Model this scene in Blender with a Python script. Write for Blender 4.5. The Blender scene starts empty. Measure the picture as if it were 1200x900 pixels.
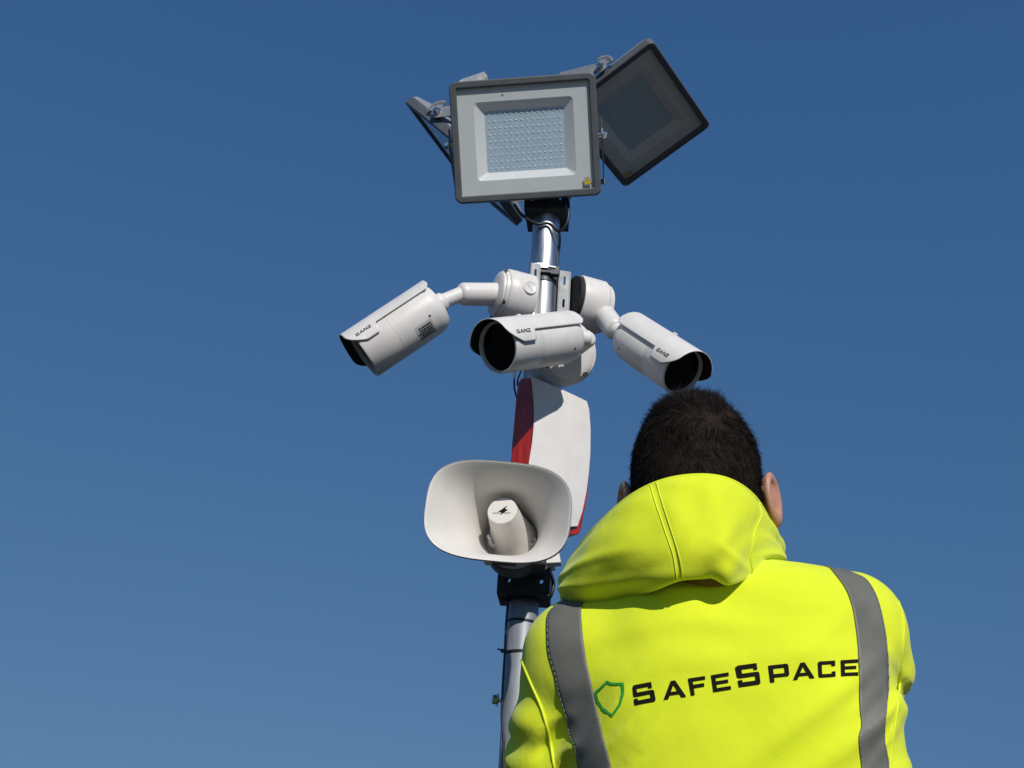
import bpy, bmesh, math, random
import numpy as np
from mathutils import Vector, Matrix, Quaternion
from mathutils.bvhtree import BVHTree

random.seed(4)
rng = np.random.default_rng(4)
V = Vector
SC = bpy.context.scene
COL = SC.collection

# ------------------------------------------------------------------ camera, sky, sun, exposure
F_PX, PITCH, ROLL = 1250.0, math.radians(25), math.radians(4.0)
CAM = V((0, 0, 1.2))
_R0, _U0, FW = V((1, 0, 0)), V((0, -math.sin(PITCH), math.cos(PITCH))), V((0, math.cos(PITCH), math.sin(PITCH)))
RT = math.cos(ROLL) * _R0 + math.sin(ROLL) * _U0
UP = -math.sin(ROLL) * _R0 + math.cos(ROLL) * _U0
cd = bpy.data.cameras.new('camera')
cd.sensor_width = 36
cd.lens = 36 * F_PX / 1200
cd.clip_start = 0.02
cd.clip_end = 5000
co = bpy.data.objects.new('camera', cd)
COL.objects.link(co)
co.matrix_world = Matrix(((RT.x, UP.x, -FW.x, CAM.x), (RT.y, UP.y, -FW.y, CAM.y), (RT.z, UP.z, -FW.z, CAM.z), (0, 0, 0, 1)))
SC.camera = co

SUN_EL, SUN_AZ = math.radians(34), math.radians(15)      # azimuth to the right of straight behind the camera
SUN = V((math.sin(SUN_AZ) * math.cos(SUN_EL), -math.cos(SUN_AZ) * math.cos(SUN_EL), math.sin(SUN_EL)))
world = bpy.data.worlds.new('World')
SC.world = world
world.use_nodes = True
wn = world.node_tree
wn.nodes.clear()
SKY_S, SKY_O, SKY_T = 0.68, 0.32, (0.73, 1.05, 1.15)
sky = wn.nodes.new('ShaderNodeTexSky')
sky.sky_type = 'NISHITA'
sky.sun_disc = False
sky.sun_elevation = SUN_EL
sky.sun_rotation = math.atan2(SUN.x, SUN.y)
sky.altitude = 0
sky.air_density = 1.0
sky.dust_density = 0.0
sky.ozone_density = 4.0
# clear dry air: the sky is read a little above the true elevation, so the horizon haze stays low, and tinted as the phone shows it
stc = wn.nodes.new('ShaderNodeTexCoord')
smp = wn.nodes.new('ShaderNodeMapping')
smp.inputs['Scale'].default_value = (1, 1, SKY_S)
smp.inputs['Location'].default_value = (0, 0, SKY_O)
snm = wn.nodes.new('ShaderNodeVectorMath')
snm.operation = 'NORMALIZE'
wn.links.new(stc.outputs['Generated'], smp.inputs[0])
wn.links.new(smp.outputs[0], snm.inputs[0])
wn.links.new(snm.outputs[0], sky.inputs[0])
stint = wn.nodes.new('ShaderNodeMix')
stint.data_type = 'RGBA'
stint.blend_type = 'MULTIPLY'
stint.inputs[0].default_value = 1.0
stint.inputs[7].default_value = (*SKY_T, 1)
bg = wn.nodes.new('ShaderNodeBackground')
bg.inputs[1].default_value = 0.08
wo = wn.nodes.new('ShaderNodeOutputWorld')
wn.links.new(sky.outputs[0], stint.inputs[6])
ssep, scmb = wn.nodes.new('ShaderNodeSeparateColor'), wn.nodes.new('ShaderNodeCombineColor')
wn.links.new(stint.outputs[2], ssep.inputs[0])
for ch, (p_, k_) in enumerate(((1.12, 1.52), (0.8, 0.69), (0.52, 0.575))):
    pw, ml, mr_ = [wn.nodes.new('ShaderNodeMath') for _ in range(3)]
    ml.operation, pw.operation, mr_.operation = 'MULTIPLY', 'POWER', 'MULTIPLY'
    ml.inputs[1].default_value = 0.08
    pw.inputs[1].default_value = p_
    mr_.inputs[1].default_value = k_ / 0.08
    wn.links.new(ssep.outputs[ch], ml.inputs[0])
    wn.links.new(ml.outputs[0], pw.inputs[0])
    wn.links.new(pw.outputs[0], mr_.inputs[0])
    wn.links.new(mr_.outputs[0], scmb.inputs[ch])
wn.links.new(scmb.outputs[0], bg.inputs[0])
wn.links.new(bg.outputs[0], wo.inputs[0])
sl = bpy.data.lights.new('sun', 'SUN')
sl.energy = 3.6
sl.angle = math.radians(0.53)
sl.color = (1.0, 0.955, 0.89)
so = bpy.data.objects.new('sun', sl)
COL.objects.link(so)
so.rotation_euler = SUN.to_track_quat('Z', 'Y').to_euler()
SC.view_settings.view_transform = 'Standard'
SC.view_settings.look = 'None'
SC.view_settings.exposure = 0.0
SC.view_settings.gamma = 1.0


def ray(px, py):
    return FW + (px - 600) / F_PX * RT + (450 - py) / F_PX * UP


def atY(px, py, Y):
    d = ray(px, py)
    return CAM + d * (Y / d.y)


def atD(px, py, depth):
    return CAM + ray(px, py) * depth


# ------------------------------------------------------------------ materials
MATS = {}


def mat(name, col, rough=0.5, metal=0.0, noise=0.0, nscale=40, bump=0.0, bscale=200, spec=0.5, coat=0.0,
        rvar=0.0, sheen=0.0, subs=0.0, trans=0.0, stretch=None, tint=None):
    if name in MATS:
        return MATS[name]
    m = bpy.data.materials.new(name)
    m.use_nodes = True
    nt = m.node_tree
    b = nt.nodes['Principled BSDF']
    b.inputs['Base Color'].default_value = (*col, 1)
    b.inputs['Roughness'].default_value = rough
    b.inputs['Metallic'].default_value = metal
    b.inputs['Specular IOR Level'].default_value = spec
    b.inputs['Coat Weight'].default_value = coat
    b.inputs['Sheen Weight'].default_value = sheen
    b.inputs['Transmission Weight'].default_value = trans
    if subs:
        b.inputs['Subsurface Weight'].default_value = subs
        b.inputs['Subsurface Radius'].default_value = (0.012, 0.006, 0.003)
        b.inputs['Subsurface Scale'].default_value = 0.5
    tc = nt.nodes.new('ShaderNodeTexCoord')
    mp = nt.nodes.new('ShaderNodeMapping')
    nt.links.new(tc.outputs['Object'], mp.inputs[0])
    if stretch:
        mp.inputs['Scale'].default_value = stretch
    if noise or rvar:
        n = nt.nodes.new('ShaderNodeTexNoise')
        n.inputs['Scale'].default_value = nscale
        n.inputs['Detail'].default_value = 6
        n.inputs['Roughness'].default_value = 0.62
        nt.links.new(mp.outputs[0], n.inputs['Vector'])
        if noise:
            mr = nt.nodes.new('ShaderNodeMapRange')
            mr.inputs[1].default_value = 0.3
            mr.inputs[2].default_value = 0.7
            nt.links.new(n.outputs[0], mr.inputs[0])
            mx = nt.nodes.new('ShaderNodeMix')
            mx.data_type = 'RGBA'
            t = tint or [c * (1 - noise) for c in col]
            mx.inputs[6].default_value = (*t, 1)
            mx.inputs[7].default_value = (*[min(1, c * (1 + noise * 0.5)) for c in col], 1)
            nt.links.new(mr.outputs[0], mx.inputs[0])
            nt.links.new(mx.outputs[2], b.inputs['Base Color'])
        if rvar:
            m2 = nt.nodes.new('ShaderNodeMapRange')
            m2.inputs[1].default_value = 0.3
            m2.inputs[2].default_value = 0.7
            m2.inputs[3].default_value = max(0.02, rough - rvar)
            m2.inputs[4].default_value = min(1, rough + rvar)
            nt.links.new(n.outputs[0], m2.inputs[0])
            nt.links.new(m2.outputs[0], b.inputs['Roughness'])
    if bump:
        n2 = nt.nodes.new('ShaderNodeTexNoise')
        n2.inputs['Scale'].default_value = bscale
        n2.inputs['Detail'].default_value = 4
        nt.links.new(mp.outputs[0], n2.inputs['Vector'])
        bp = nt.nodes.new('ShaderNodeBump')
        bp.inputs['Strength'].default_value = bump
        bp.inputs['Distance'].default_value = 0.001
        nt.links.new(n2.outputs[0], bp.inputs['Height'])
        nt.links.new(bp.outputs[0], b.inputs['Normal'])
    MATS[name] = m
    return m


def glass_mat(name, tint=(1, 1, 1), rough=0.03, refl=1.0):
    m = bpy.data.materials.new(name)
    m.use_nodes = True
    nt = m.node_tree
    nt.nodes.clear()
    out = nt.nodes.new('ShaderNodeOutputMaterial')
    mix = nt.nodes.new('ShaderNodeMixShader')
    lw = nt.nodes.new('ShaderNodeLayerWeight')      # Schlick reflectance, the same for both faces of the pane
    lw.inputs[0].default_value = 0.5
    p5, sc5 = nt.nodes.new('ShaderNodeMath'), nt.nodes.new('ShaderNodeMath')
    p5.operation, p5.inputs[1].default_value = 'POWER', 5.0
    sc5.operation = 'MULTIPLY_ADD'
    sc5.inputs[1].default_value, sc5.inputs[2].default_value = 0.9, 0.03
    nt.links.new(lw.outputs['Facing'], p5.inputs[0])
    nt.links.new(p5.outputs[0], sc5.inputs[0])
    tr = nt.nodes.new('ShaderNodeBsdfTransparent')
    tr.inputs[0].default_value = (*tint, 1)
    gl = nt.nodes.new('ShaderNodeBsdfGlossy')
    gl.inputs['Roughness'].default_value = rough
    nt.links.new(sc5.outputs[0], mix.inputs[0])
    nt.links.new(tr.outputs[0], mix.inputs[1])
    nt.links.new(gl.outputs[0], mix.inputs[2])
    nt.links.new(mix.outputs[0], out.inputs[0])
    return m


M_WHITE = mat('white_painted_metal', (0.725, 0.695, 0.665), 0.42, noise=0.07, nscale=22, stretch=(1, 1, 0.5), rvar=0.08, bump=0.05, bscale=900)
M_WHITE2 = mat('white_plastic', (0.72, 0.69, 0.665), 0.38, noise=0.07, nscale=22, stretch=(1, 1, 0.5), rvar=0.08, bump=0.04, bscale=700)
M_HORN = mat('ivory_plastic', (0.72, 0.685, 0.64), 0.4, noise=0.07, nscale=22, stretch=(1, 1, 0.5), rvar=0.08)
M_BLACKIN = mat('matt_black', (0.006, 0.006, 0.006), 0.7)
M_LENS = mat('lens_glass', (0.002, 0.002, 0.0025), 0.08, spec=0.25)
M_RUBBER = mat('cable_rubber', (0.012, 0.013, 0.016), 0.45, noise=0.2)
M_GALV = mat('galvanised_steel', (0.50, 0.52, 0.55), 0.34, metal=0.9, noise=0.22, nscale=26, rvar=0.12, stretch=(1, 1, 0.35))
M_MAST = mat('brushed_aluminium_tube', (0.58, 0.59, 0.61), 0.42, metal=1.0, noise=0.3, nscale=40, rvar=0.12, stretch=(1, 1, 0.12), bump=0.2, bscale=160)
M_TUBE2 = mat('dull_galvanised_tube', (0.34, 0.36, 0.385), 0.55, metal=0.3, noise=0.35, nscale=30, rvar=0.12, stretch=(1, 1, 0.2), bump=0.2)
M_STRUT = mat('zinc_strut', (0.27, 0.285, 0.30), 0.55, metal=0.15, noise=0.2, nscale=60, rvar=0.12)
M_DARKSTEEL = mat('dark_steel', (0.045, 0.049, 0.053), 0.5, metal=0.4, noise=0.3, nscale=30, rvar=0.1)  # dark steel, base darkened further for the horn's shade on the lower collar
M_FRAME = mat('charcoal_aluminium', (0.105, 0.115, 0.125), 0.5, metal=0.1, noise=0.12, nscale=30, rvar=0.08, bump=0.08, bscale=500)
M_HOUS = mat('grey_cast_aluminium', (0.30, 0.32, 0.335), 0.5, metal=0.2, noise=0.15, nscale=25, rvar=0.08)
M_REFL = mat('reflector_white', (0.86, 0.86, 0.87), 0.45, noise=0.03, nscale=20)
M_SURR = mat('grey_surround_paint', (0.80, 0.82, 0.82), 0.45, noise=0.05, nscale=20)
M_PANEL = mat('led_board', (0.56, 0.70, 0.82), 0.4, noise=0.12, nscale=120)
M_LED = mat('led_chip', (0.80, 0.88, 0.88), 0.35, noise=0.1, nscale=300)
M_CHROME = mat('bright_bolt', (0.72, 0.72, 0.7), 0.16, metal=1.0)
M_RED = mat('red_siren_plastic', (0.50, 0.026, 0.012), 0.12, noise=0.6, nscale=30, coat=0.5, stretch=(2.2, 2.2, 0.3), trans=0.2)
M_YEL = mat('warning_yellow', (0.85, 0.6, 0.02), 0.5)
M_INK = mat('black_ink', (0.010, 0.009, 0.006), 0.8, spec=0.1)
M_INKG = mat('grey_ink', (0.10, 0.10, 0.10), 0.6)
M_GLASS = glass_mat('flood_glass', (0.965, 0.975, 0.975))
M_SKIN = mat('skin', (0.50, 0.255, 0.175), 0.5, noise=0.14, nscale=30, subs=0.15, bump=0.25, bscale=250)
M_HAIR = mat('dark_hair', (0.0095, 0.0058, 0.0036), 0.6, spec=0.12, noise=0.4, nscale=60)
M_SCALP = mat('scalp_stubble', (0.019, 0.0115, 0.0075), 0.8, spec=0.15, noise=0.5, nscale=70, bump=0.6, bscale=500)
M_STRIP = mat('reflective_tape', (0.155, 0.155, 0.133), 0.5, metal=0.0, spec=0.35, noise=0.14, nscale=18, bump=0.25, bscale=900, rvar=0.06)
M_STITCH = mat('pale_stitch', (0.33, 0.33, 0.29), 0.7)
M_SEAM = mat('lime_piping', (0.745, 0.83, 0.026), 0.6, noise=0.08, nscale=50)
M_GREEN = mat('green_print', (0.02, 0.36, 0.04), 0.6)
M_TROUS = mat('navy_trousers', (0.018, 0.022, 0.035), 0.85, noise=0.2, bump=0.4, bscale=400)
M_BOOT = mat('black_boot', (0.015, 0.013, 0.012), 0.5, noise=0.2)
M_LINING = mat('collar_shadow_lining', (0.50, 0.26, 0.05), 0.8)


def fabric_mat():
    m = mat('hi_vis_softshell', (0.745, 0.83, 0.026), 0.85, sheen=0.2, spec=0.15, noise=0.04, nscale=9, tint=(0.705, 0.81, 0.022))
    nt = m.node_tree
    b = nt.nodes['Principled BSDF']
    tc = nt.nodes.new('ShaderNodeTexCoord')
    n = nt.nodes.new('ShaderNodeTexNoise')
    n.inputs['Scale'].default_value = 900
    n.inputs['Detail'].default_value = 3
    nt.links.new(tc.outputs['Object'], n.inputs['Vector'])
    # knitted weave: two crossed wave patterns
    prev = None
    for k, (rot_, sc_w) in enumerate(((0.6, 420), (-0.6, 420))):
        mp = nt.nodes.new('ShaderNodeMapping')
        mp.inputs['Rotation'].default_value = (0, rot_, 0)
        wv = nt.nodes.new('ShaderNodeTexWave')
        wv.inputs['Scale'].default_value = sc_w
        wv.inputs['Distortion'].default_value = 2
        nt.links.new(tc.outputs['Object'], mp.inputs[0])
        nt.links.new(mp.outputs[0], wv.inputs['Vector'])
        bw = nt.nodes.new('ShaderNodeBump')
        bw.inputs['Strength'].default_value = 0.12
        bw.inputs['Distance'].default_value = 0.0004
        nt.links.new(wv.outputs['Fac'], bw.inputs['Height'])
        if prev: nt.links.new(prev.outputs[0], bw.inputs['Normal'])
        prev = bw
    bp = nt.nodes.new('ShaderNodeBump')
    bp.inputs['Strength'].default_value = 0.35
    bp.inputs['Distance'].default_value = 0.0006
    nt.links.new(n.outputs[0], bp.inputs['Height'])
    nt.links.new(prev.outputs[0], bp.inputs['Normal'])
    # small creases: ridged noise, warped
    cr = nt.nodes.new('ShaderNodeTexNoise')
    cr.noise_type = 'RIDGED_MULTIFRACTAL'
    cr.inputs['Scale'].default_value = 9
    cr.inputs['Detail'].default_value = 3
    cr.inputs['Distortion'].default_value = 0.8
    mpc = nt.nodes.new('ShaderNodeMapping')
    mpc.inputs['Rotation'].default_value = (0, 0.5, 0)
    mpc.inputs['Scale'].default_value = (0.6, 1, 1.6)
    nt.links.new(tc.outputs['Object'], mpc.inputs[0])
    nt.links.new(mpc.outputs[0], cr.inputs['Vector'])
    b3 = nt.nodes.new('ShaderNodeBump')
    b3.inputs['Strength'].default_value = 0.22
    b3.inputs['Distance'].default_value = 0.004
    nt.links.new(cr.outputs[0], b3.inputs['Height'])
    nt.links.new(bp.outputs[0], b3.inputs['Normal'])
    n3 = nt.nodes.new('ShaderNodeTexNoise')
    n3.inputs['Scale'].default_value = 16
    n3.inputs['Detail'].default_value = 4
    nt.links.new(tc.outputs['Object'], n3.inputs['Vector'])
    b2 = nt.nodes.new('ShaderNodeBump')
    b2.inputs['Strength'].default_value = 0.4
    b2.inputs['Distance'].default_value = 0.006
    nt.links.new(n3.outputs[0], b2.inputs['Height'])
    nt.links.new(b3.outputs[0], b2.inputs['Normal'])
    nt.links.new(b2.outputs[0], b.inputs['Normal'])
    return m


M_HIVIS = fabric_mat()

# ------------------------------------------------------------------ mesh helpers
WLOC = {}


def tag(o, label=None, cat=None, group=None, kind=None):
    if label: o['label'] = label
    if cat: o['category'] = cat
    if group: o['group'] = group
    if kind: o['kind'] = kind
    return o


def thing(name, label, cat, loc, group=None):
    o = bpy.data.objects.new(name, None)
    o.empty_display_size = 0.05
    COL.objects.link(o)
    o.location = loc
    WLOC[o] = V(loc)
    return tag(o, label, cat, group)


class MB:
    """collects geometry in world (or thing-local) coordinates"""

    def __init__(self):
        self.v, self.f = [], []

    def add(self, vs, fs, M=None):
        n = len(self.v)
        self.v += [tuple(M @ V(p)) if M is not None else tuple(p) for p in vs]
        self.f += [tuple(i + n for i in q) for q in fs]
        return self

    def box(self, c, s, M=None):
        x, y, z = s[0] / 2, s[1] / 2, s[2] / 2
        vs = [(c[0] + a * x, c[1] + b * y, c[2] + d * z) for a in (-1, 1) for b in (-1, 1) for d in (-1, 1)]
        return self.add(vs, [(0, 1, 3, 2), (4, 6, 7, 5), (0, 4, 5, 1), (2, 3, 7, 6), (0, 2, 6, 4), (1, 5, 7, 3)], M)

    def lathe(self, p, ax, prof, n=40, caps=True):
        """prof: list of (distance along ax, radius)"""
        ax = V(ax).normalized()
        e1 = ax.orthogonal().normalized()
        e2 = ax.cross(e1)
        p = V(p)
        vs, fs = [], []
        for (t, r) in prof:
            for i in range(n):
                a = 2 * math.pi * i / n
                vs.append(p + ax * t + e1 * (r * math.cos(a)) + e2 * (r * math.sin(a)))
        for k in range(len(prof) - 1):
            for i in range(n):
                j = (i + 1) % n
                fs.append((k * n + i, k * n + j, (k + 1) * n + j, (k + 1) * n + i))
        if caps:
            fs.append(tuple(reversed(range(n))))
            fs.append(tuple(range((len(prof) - 1) * n, len(prof) * n)))
        return self.add(vs, fs)

    def cyl(self, a, b, r, r2=None, n=24):
        a, b = V(a), V(b)
        L = (b - a).length
        r2 = r if r2 is None else r2
        c = min(r, r2, L / 2) * 0.12
        return self.lathe(a, b - a, [(0, r - c), (c, r), (L - c, r2), (L, r2 - c)], n)

    def tube(self, pts, r, n=8, sub=6, closed=False):
        pts = [V(p) for p in pts]
        if sub > 1 and len(pts) > 2:
            q = []
            m = len(pts)
            for i in range(m if closed else m - 1):
                p1, p2 = pts[i], pts[(i + 1) % m]
                p0 = pts[i - 1] if (i > 0 or closed) else p1 * 2 - p2
                p3 = pts[(i + 2) % m] if (i + 2 < m or closed) else p2 * 2 - p1
                for k in range(sub):
                    t = k / sub
                    q.append(0.5 * ((2 * p1) + (p2 - p0) * t + (2 * p0 - 5 * p1 + 4 * p2 - p3) * t * t + (3 * p1 - p0 - 3 * p2 + p3) * t ** 3))
            if not closed: q.append(pts[-1])
            pts = q
        vs, fs = [], []
        nrm = None
        m = len(pts)
        for i, p in enumerate(pts):
            a = pts[(i - 1) % m] if (i or closed) else p
            b = pts[(i + 1) % m] if (i < m - 1 or closed) else p
            t = (b - a).normalized()
            if nrm is None: nrm = t.orthogonal().normalized()
            nrm = (nrm - t * nrm.dot(t)).normalized()
            bn = t.cross(nrm)
            for k in range(n):
                an = 2 * math.pi * k / n
                vs.append(p + nrm * (r * math.cos(an)) + bn * (r * math.sin(an)))
        for i in range(m if closed else m - 1):
            j = (i + 1) % m
            for k in range(n):
                l = (k + 1) % n
                fs.append((i * n + k, i * n + l, j * n + l, j * n + k))
        if not closed:
            fs.append(tuple(reversed(range(n))))
            fs.append(tuple(range((m - 1) * n, m * n)))
        return self.add(vs, fs)

    def prism(self, outline, d0, d1, M=None):
        """outline (x,y) counter-clockwise extruded along z"""
        n = len(outline)
        vs = [(x, y, d0) for x, y in outline] + [(x, y, d1) for x, y in outline]
        fs = [tuple(reversed(range(n))), tuple(range(n, 2 * n))] + [(i, (i + 1) % n, n + (i + 1) % n, n + i) for i in range(n)]
        return self.add(vs, fs, M)

    def ring(self, outer, inner, d0, d1, M=None):
        """rectangular frame: two outlines with equal counts"""
        n = len(outer)
        vs = [(x, y, d0) for x, y in outer] + [(x, y, d1) for x, y in outer] + [(x, y, d0) for x, y in inner] + [(x, y, d1) for x, y in inner]
        fs = []
        for i in range(n):
            j = (i + 1) % n
            fs += [(i, j, n + j, n + i), (2 * n + j, 2 * n + i, 3 * n + i, 3 * n + j),
                   (n + i, n + j, 3 * n + j, 3 * n + i), (j, i, 2 * n + i, 2 * n + j)]
        return self.add(vs, fs, M)

    def build(self, name, m, parent=None, smooth=0, bevel=0.0, kind=None, label=None, solid=0.0):
        me = bpy.data.meshes.new(name)
        off = V((0, 0, 0))
        if parent is not None: off = WLOC.get(parent, V((0, 0, 0)))
        me.from_pydata([(p[0] - off.x, p[1] - off.y, p[2] - off.z) for p in self.v], [], self.f)
        me.materials.append(m)
        bm = bmesh.new()
        bm.from_mesh(me)
        bmesh.ops.recalc_face_normals(bm, faces=bm.faces)
        bm.to_mesh(me)
        bm.free()
        if smooth:
            me.polygons.foreach_set('use_smooth', [True] * len(me.polygons))
            if smooth < 180:
                me.set_sharp_from_angle(angle=math.radians(smooth))
        o = bpy.data.objects.new(name, me)
        COL.objects.link(o)
        if parent is not None:
            o.parent = parent
            WLOC[o] = off
        if solid:
            md = o.modifiers.new('solid', 'SOLIDIFY')
            md.thickness = solid
            md.offset = 0
        if bevel:
            md = o.modifiers.new('bevel', 'BEVEL')
            md.width = bevel
            md.segments = 2
            md.limit_method = 'ANGLE'
            md.angle_limit = math.radians(35)
            md.harden_normals = False
        tag(o, label=label, kind=kind)
        return o


def rrect(w, h, r, n=5, cx=0, cy=0):
    o = []
    for (sx, sy, a0) in ((1, -1, -90), (1, 1, 0), (-1, 1, 90), (-1, -1, 180)):
        for k in range(n + 1):
            a = math.radians(a0 + 90 * k / n)
            o.append((cx + sx * (w / 2 - r) + r * math.cos(a), cy + sy * (h / 2 - r) + r * math.sin(a)))
    return o


def frame_M(p, x, z):
    """matrix with local z along z, local x near x"""
    z = V(z).normalized()
    x = (V(x) - z * V(x).dot(z)).normalized()
    y = z.cross(x)
    return Matrix(((x.x, y.x, z.x, p[0]), (x.y, y.y, z.y, p[1]), (x.z, y.z, z.z, p[2]), (0, 0, 0, 1)))


def bolt(mb_head, p, ax, r=0.008, h=0.006):
    """hexagon head on a washer"""
    ax = V(ax).normalized()
    mb_head.lathe(p, ax, [(0, r * 1.45), (h * 0.25, r * 1.45)], 16)
    mb_head.lathe(V(p) + ax * h * 0.27, ax, [(0, r), (h * 0.75, r), (h, r * 0.8)], 6)
    return mb_head


# ------------------------------------------------------------------ ground
g = MB()
NG = 24
S = 3000
gv = []
for i in range(NG + 1):
    for j in range(NG + 1):
        u, v = i / NG * 2 - 1, j / NG * 2 - 1
        gv.append((math.copysign(abs(u) ** 3, u) * S, math.copysign(abs(v) ** 3, v) * S, 0))
g.add(gv, [(i * (NG + 1) + j, (i + 1) * (NG + 1) + j, (i + 1) * (NG + 1) + j + 1, i * (NG + 1) + j + 1) for i in range(NG) for j in range(NG)])
M_GROUND = mat('gravel_ground', (0.027, 0.026, 0.025), 0.9, noise=0.35, nscale=3, bump=0.8, bscale=30)
ground = g.build('ground', M_GROUND)
tag(ground, kind='structure', label='plain gravel ground below the mast')

# ------------------------------------------------------------------ mast
MX, MY = 0.0565, 2.2


def mz(py):      # height on the mast axis seen at image row py
    return atY(630, py, MY).z


mast = thing('mast', 'round metal mast pole carrying all the cameras, lights and the siren', 'mast', (MX, MY, 0))
RU, RL = 0.0328, 0.0312
z_joint = mz(560)
MB().lathe((MX, MY, z_joint), (0, 0, 1), [(0, RU - .001), (.002, RU), (mz(243) - z_joint, RU)], 64).build('upper_tube', M_MAST, mast, smooth=40)
MB().lathe((MX, MY, 0.05), (0, 0, 1), [(0, RL), (z_joint - .05, RL), (z_joint - .047, RL - .001)], 64).build('lower_tube', M_TUBE2, mast, smooth=40)
bp = MB()
bp.box((MX, MY, 0.025), (0.5, 0.5, 0.05))
bp.build('base_plate', M_GALV, mast, bevel=0.004)


def collar(pyt, pyb, w, name_th, label, yaw):
    zt, zb = mz(pyt), mz(pyb)
    t = thing(name_th, label, 'bracket', (MX, MY, zb))
    c, s = math.cos(yaw), math.sin(yaw)
    M = Matrix(((c, -s, 0, MX), (s, c, 0, MY), (0, 0, 1, 0), (0, 0, 0, 1)))
    th = 0.005
    h = zt - zb
    hl = w / 2
    # four folded plates with real drilled holes: each plate is a strip grid with openings
    for k in range(4):
        ang = k * math.pi / 2
        K = M @ Matrix.Rotation(ang, 4, 'Z')
        mb = MB()
        xs = [-hl + th, -hl * .62 - .0065, -hl * .62 + .0065, -.0065, .0065, hl * .62 - .0065, hl * .62 + .0065, hl - th]
        zs = [0, h * .30 - .0065, h * .30 + .0065, h * .56 - .0065, h * .56 + .0065, h]
        for a in range(len(xs) - 1):
            for b in range(len(zs) - 1):
                x0, x1, y0, y1 = xs[a], xs[a + 1], zb + zs[b], zb + zs[b + 1]
                hole = a in (1, 5) and b in (1, 3) or (a == 3 and b == 3)
                if not hole:
                    mb.box(((x0 + x1) / 2, -hl + th / 2, (y0 + y1) / 2), (x1 - x0, th, y1 - y0), K)
                else:   # octagonal hole
                    cx, cz, r = (x0 + x1) / 2, (y0 + y1) / 2, (x1 - x0) / 2
                    q = r * 0.42
                    for sx in (-1, 1):
                        for sz in (-1, 1):
                            tri = [(cx + sx * r, cz + sz * r), (cx + sx * q, cz + sz * r), (cx + sx * r, cz + sz * q)]
                            vs = [(x, -hl, z) for x, z in tri] + [(x, -hl + th, z) for x, z in tri]
                            mb.add(vs, [(0, 1, 2), (5, 4, 3), (0, 3, 4, 1), (1, 4, 5, 2), (2, 5, 3, 0)], K)
        mb.build('side_plate', M_DARKSTEEL, t)
    for sx in (-1, 1):
        for sy in (-1, 1):
            MB().box((sx * (hl - th / 2), sy * (hl - th / 2), zb + h / 2), (th, th, h), M).build('corner_post', M_DARKSTEEL, t, bevel=0.0015)
    cap = MB()
    o = [(hl * 1.0 * x, hl * 1.0 * y) for x, y in ((-1, -1), (1, -1), (1, 1), (-1, 1))]
    n = 32
    outer, inner = [], []
    for i in range(n):
        a = 2 * math.pi * i / n
        k = 1 / max(abs(math.cos(a)), abs(math.sin(a)))
        outer.append(((hl - .0005) * k * math.cos(a), (hl - .0005) * k * math.sin(a)))
        inner.append(((RL + .0015) * math.cos(a), (RL + .0015) * math.sin(a)))
    cap.ring(outer, inner, zb - .004, zb - .0005, M)
    cap.build('bottom_flange', M_DARKSTEEL, t)
    for k in range(2):
        K = M @ Matrix.Rotation(k * math.pi / 2 + math.pi / 2, 4, 'Z')
        p = K @ V((0, -hl, zb + h * .8))
        bolt(MB(), p, K.to_3x3() @ V((0, -1, 0)), 0.007).build('bolt', M_CHROME, t, smooth=30)
    return t, M, zb, zt


collar(223, 256, 0.102, 'mast_head_bracket', 'dark square steel collar at the mast top below the front floodlight', math.radians(-8))
collar(655, 703, 0.108, 'mast_joint_bracket', 'dark square steel collar on the mast below the horn speaker', math.radians(-5))

# hose clamps / cable ties / knobs on the mast
def band(py, r, h, name, m, par, tilt=0.0):
    z = mz(py)
    ax = V((math.sin(tilt), 0, math.cos(tilt)))
    mb = MB()
    mb.lathe(V((MX, MY, z)) - ax * h / 2, ax, [(0, r - .0005), (0.0004, r), (h - .0004, r), (h, r - .0005)], 48)
    return mb.build(name, m, par, smooth=40)


band(322, RU + .0018, 0.009, 'hose_clamp', M_GALV, mast, 0.1)
band(333.5, RU + .0022, 0.011, 'hose_clamp', M_DARKSTEEL, mast, -0.05)
band(706, RL + .004, 0.007, 'cable_tie', M_RUBBER, mast, 0.0)
band(731, RL + .0022, 0.0045, 'cable_tie', M_RUBBER, mast, 0.05)
band(767, RL + .0025, 0.005, 'cable_tie', M_RUBBER, mast, -0.05)
for py, m in ((766, M_RUBBER), (824, M_CHROME), (707, M_RUBBER)):
    z = mz(py)
    mb = MB()
    p = V((MX - RL, MY - .004, z))
    if m is M_CHROME:
        mb.cyl(p, p + V((-.012, -.002, 0)), .004, n=12)
        bolt(mb, p + V((-.010, -.002, 0)), (-1, -.2, 0), .009, .009)
        mb.build('clamp_bolt', m, mast, smooth=30)
    else:
        mb.box(p + V((-.004, 0, 0)), (.012, .007, .007))
        mb.cyl(p + V((-.008, 0, 0)), p + V((-.017, -.004, .003)), .0018, n=8)
        mb.build('tie_head', m, mast, bevel=.001)

# screw housing of the hose clamp near the strut plates
mb = MB()
hz = mz(322)
hp = V((MX - .004, MY - RU - .007, hz))
mb.box(hp, (.026, .011, .012))
mb.cyl(hp + V((.011, -.001, 0)), hp + V((.031, -.002, -.003)), .0045, n=12)
mb.cyl(hp + V((-.012, -.001, .004)), hp + V((-.02, -.002, .004)), .003, n=10)
mb.build('clamp_screw', M_GALV, mast, bevel=.001)
mb = MB()
mb.box(hp + V((.030, .006, -.008)), (.022, .016, .024))
mb.box(hp + V((.008, .001, -.013)), (.03, .006, .008))
mb.build('clamp_block', M_DARKSTEEL, mast, bevel=.0015)

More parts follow.
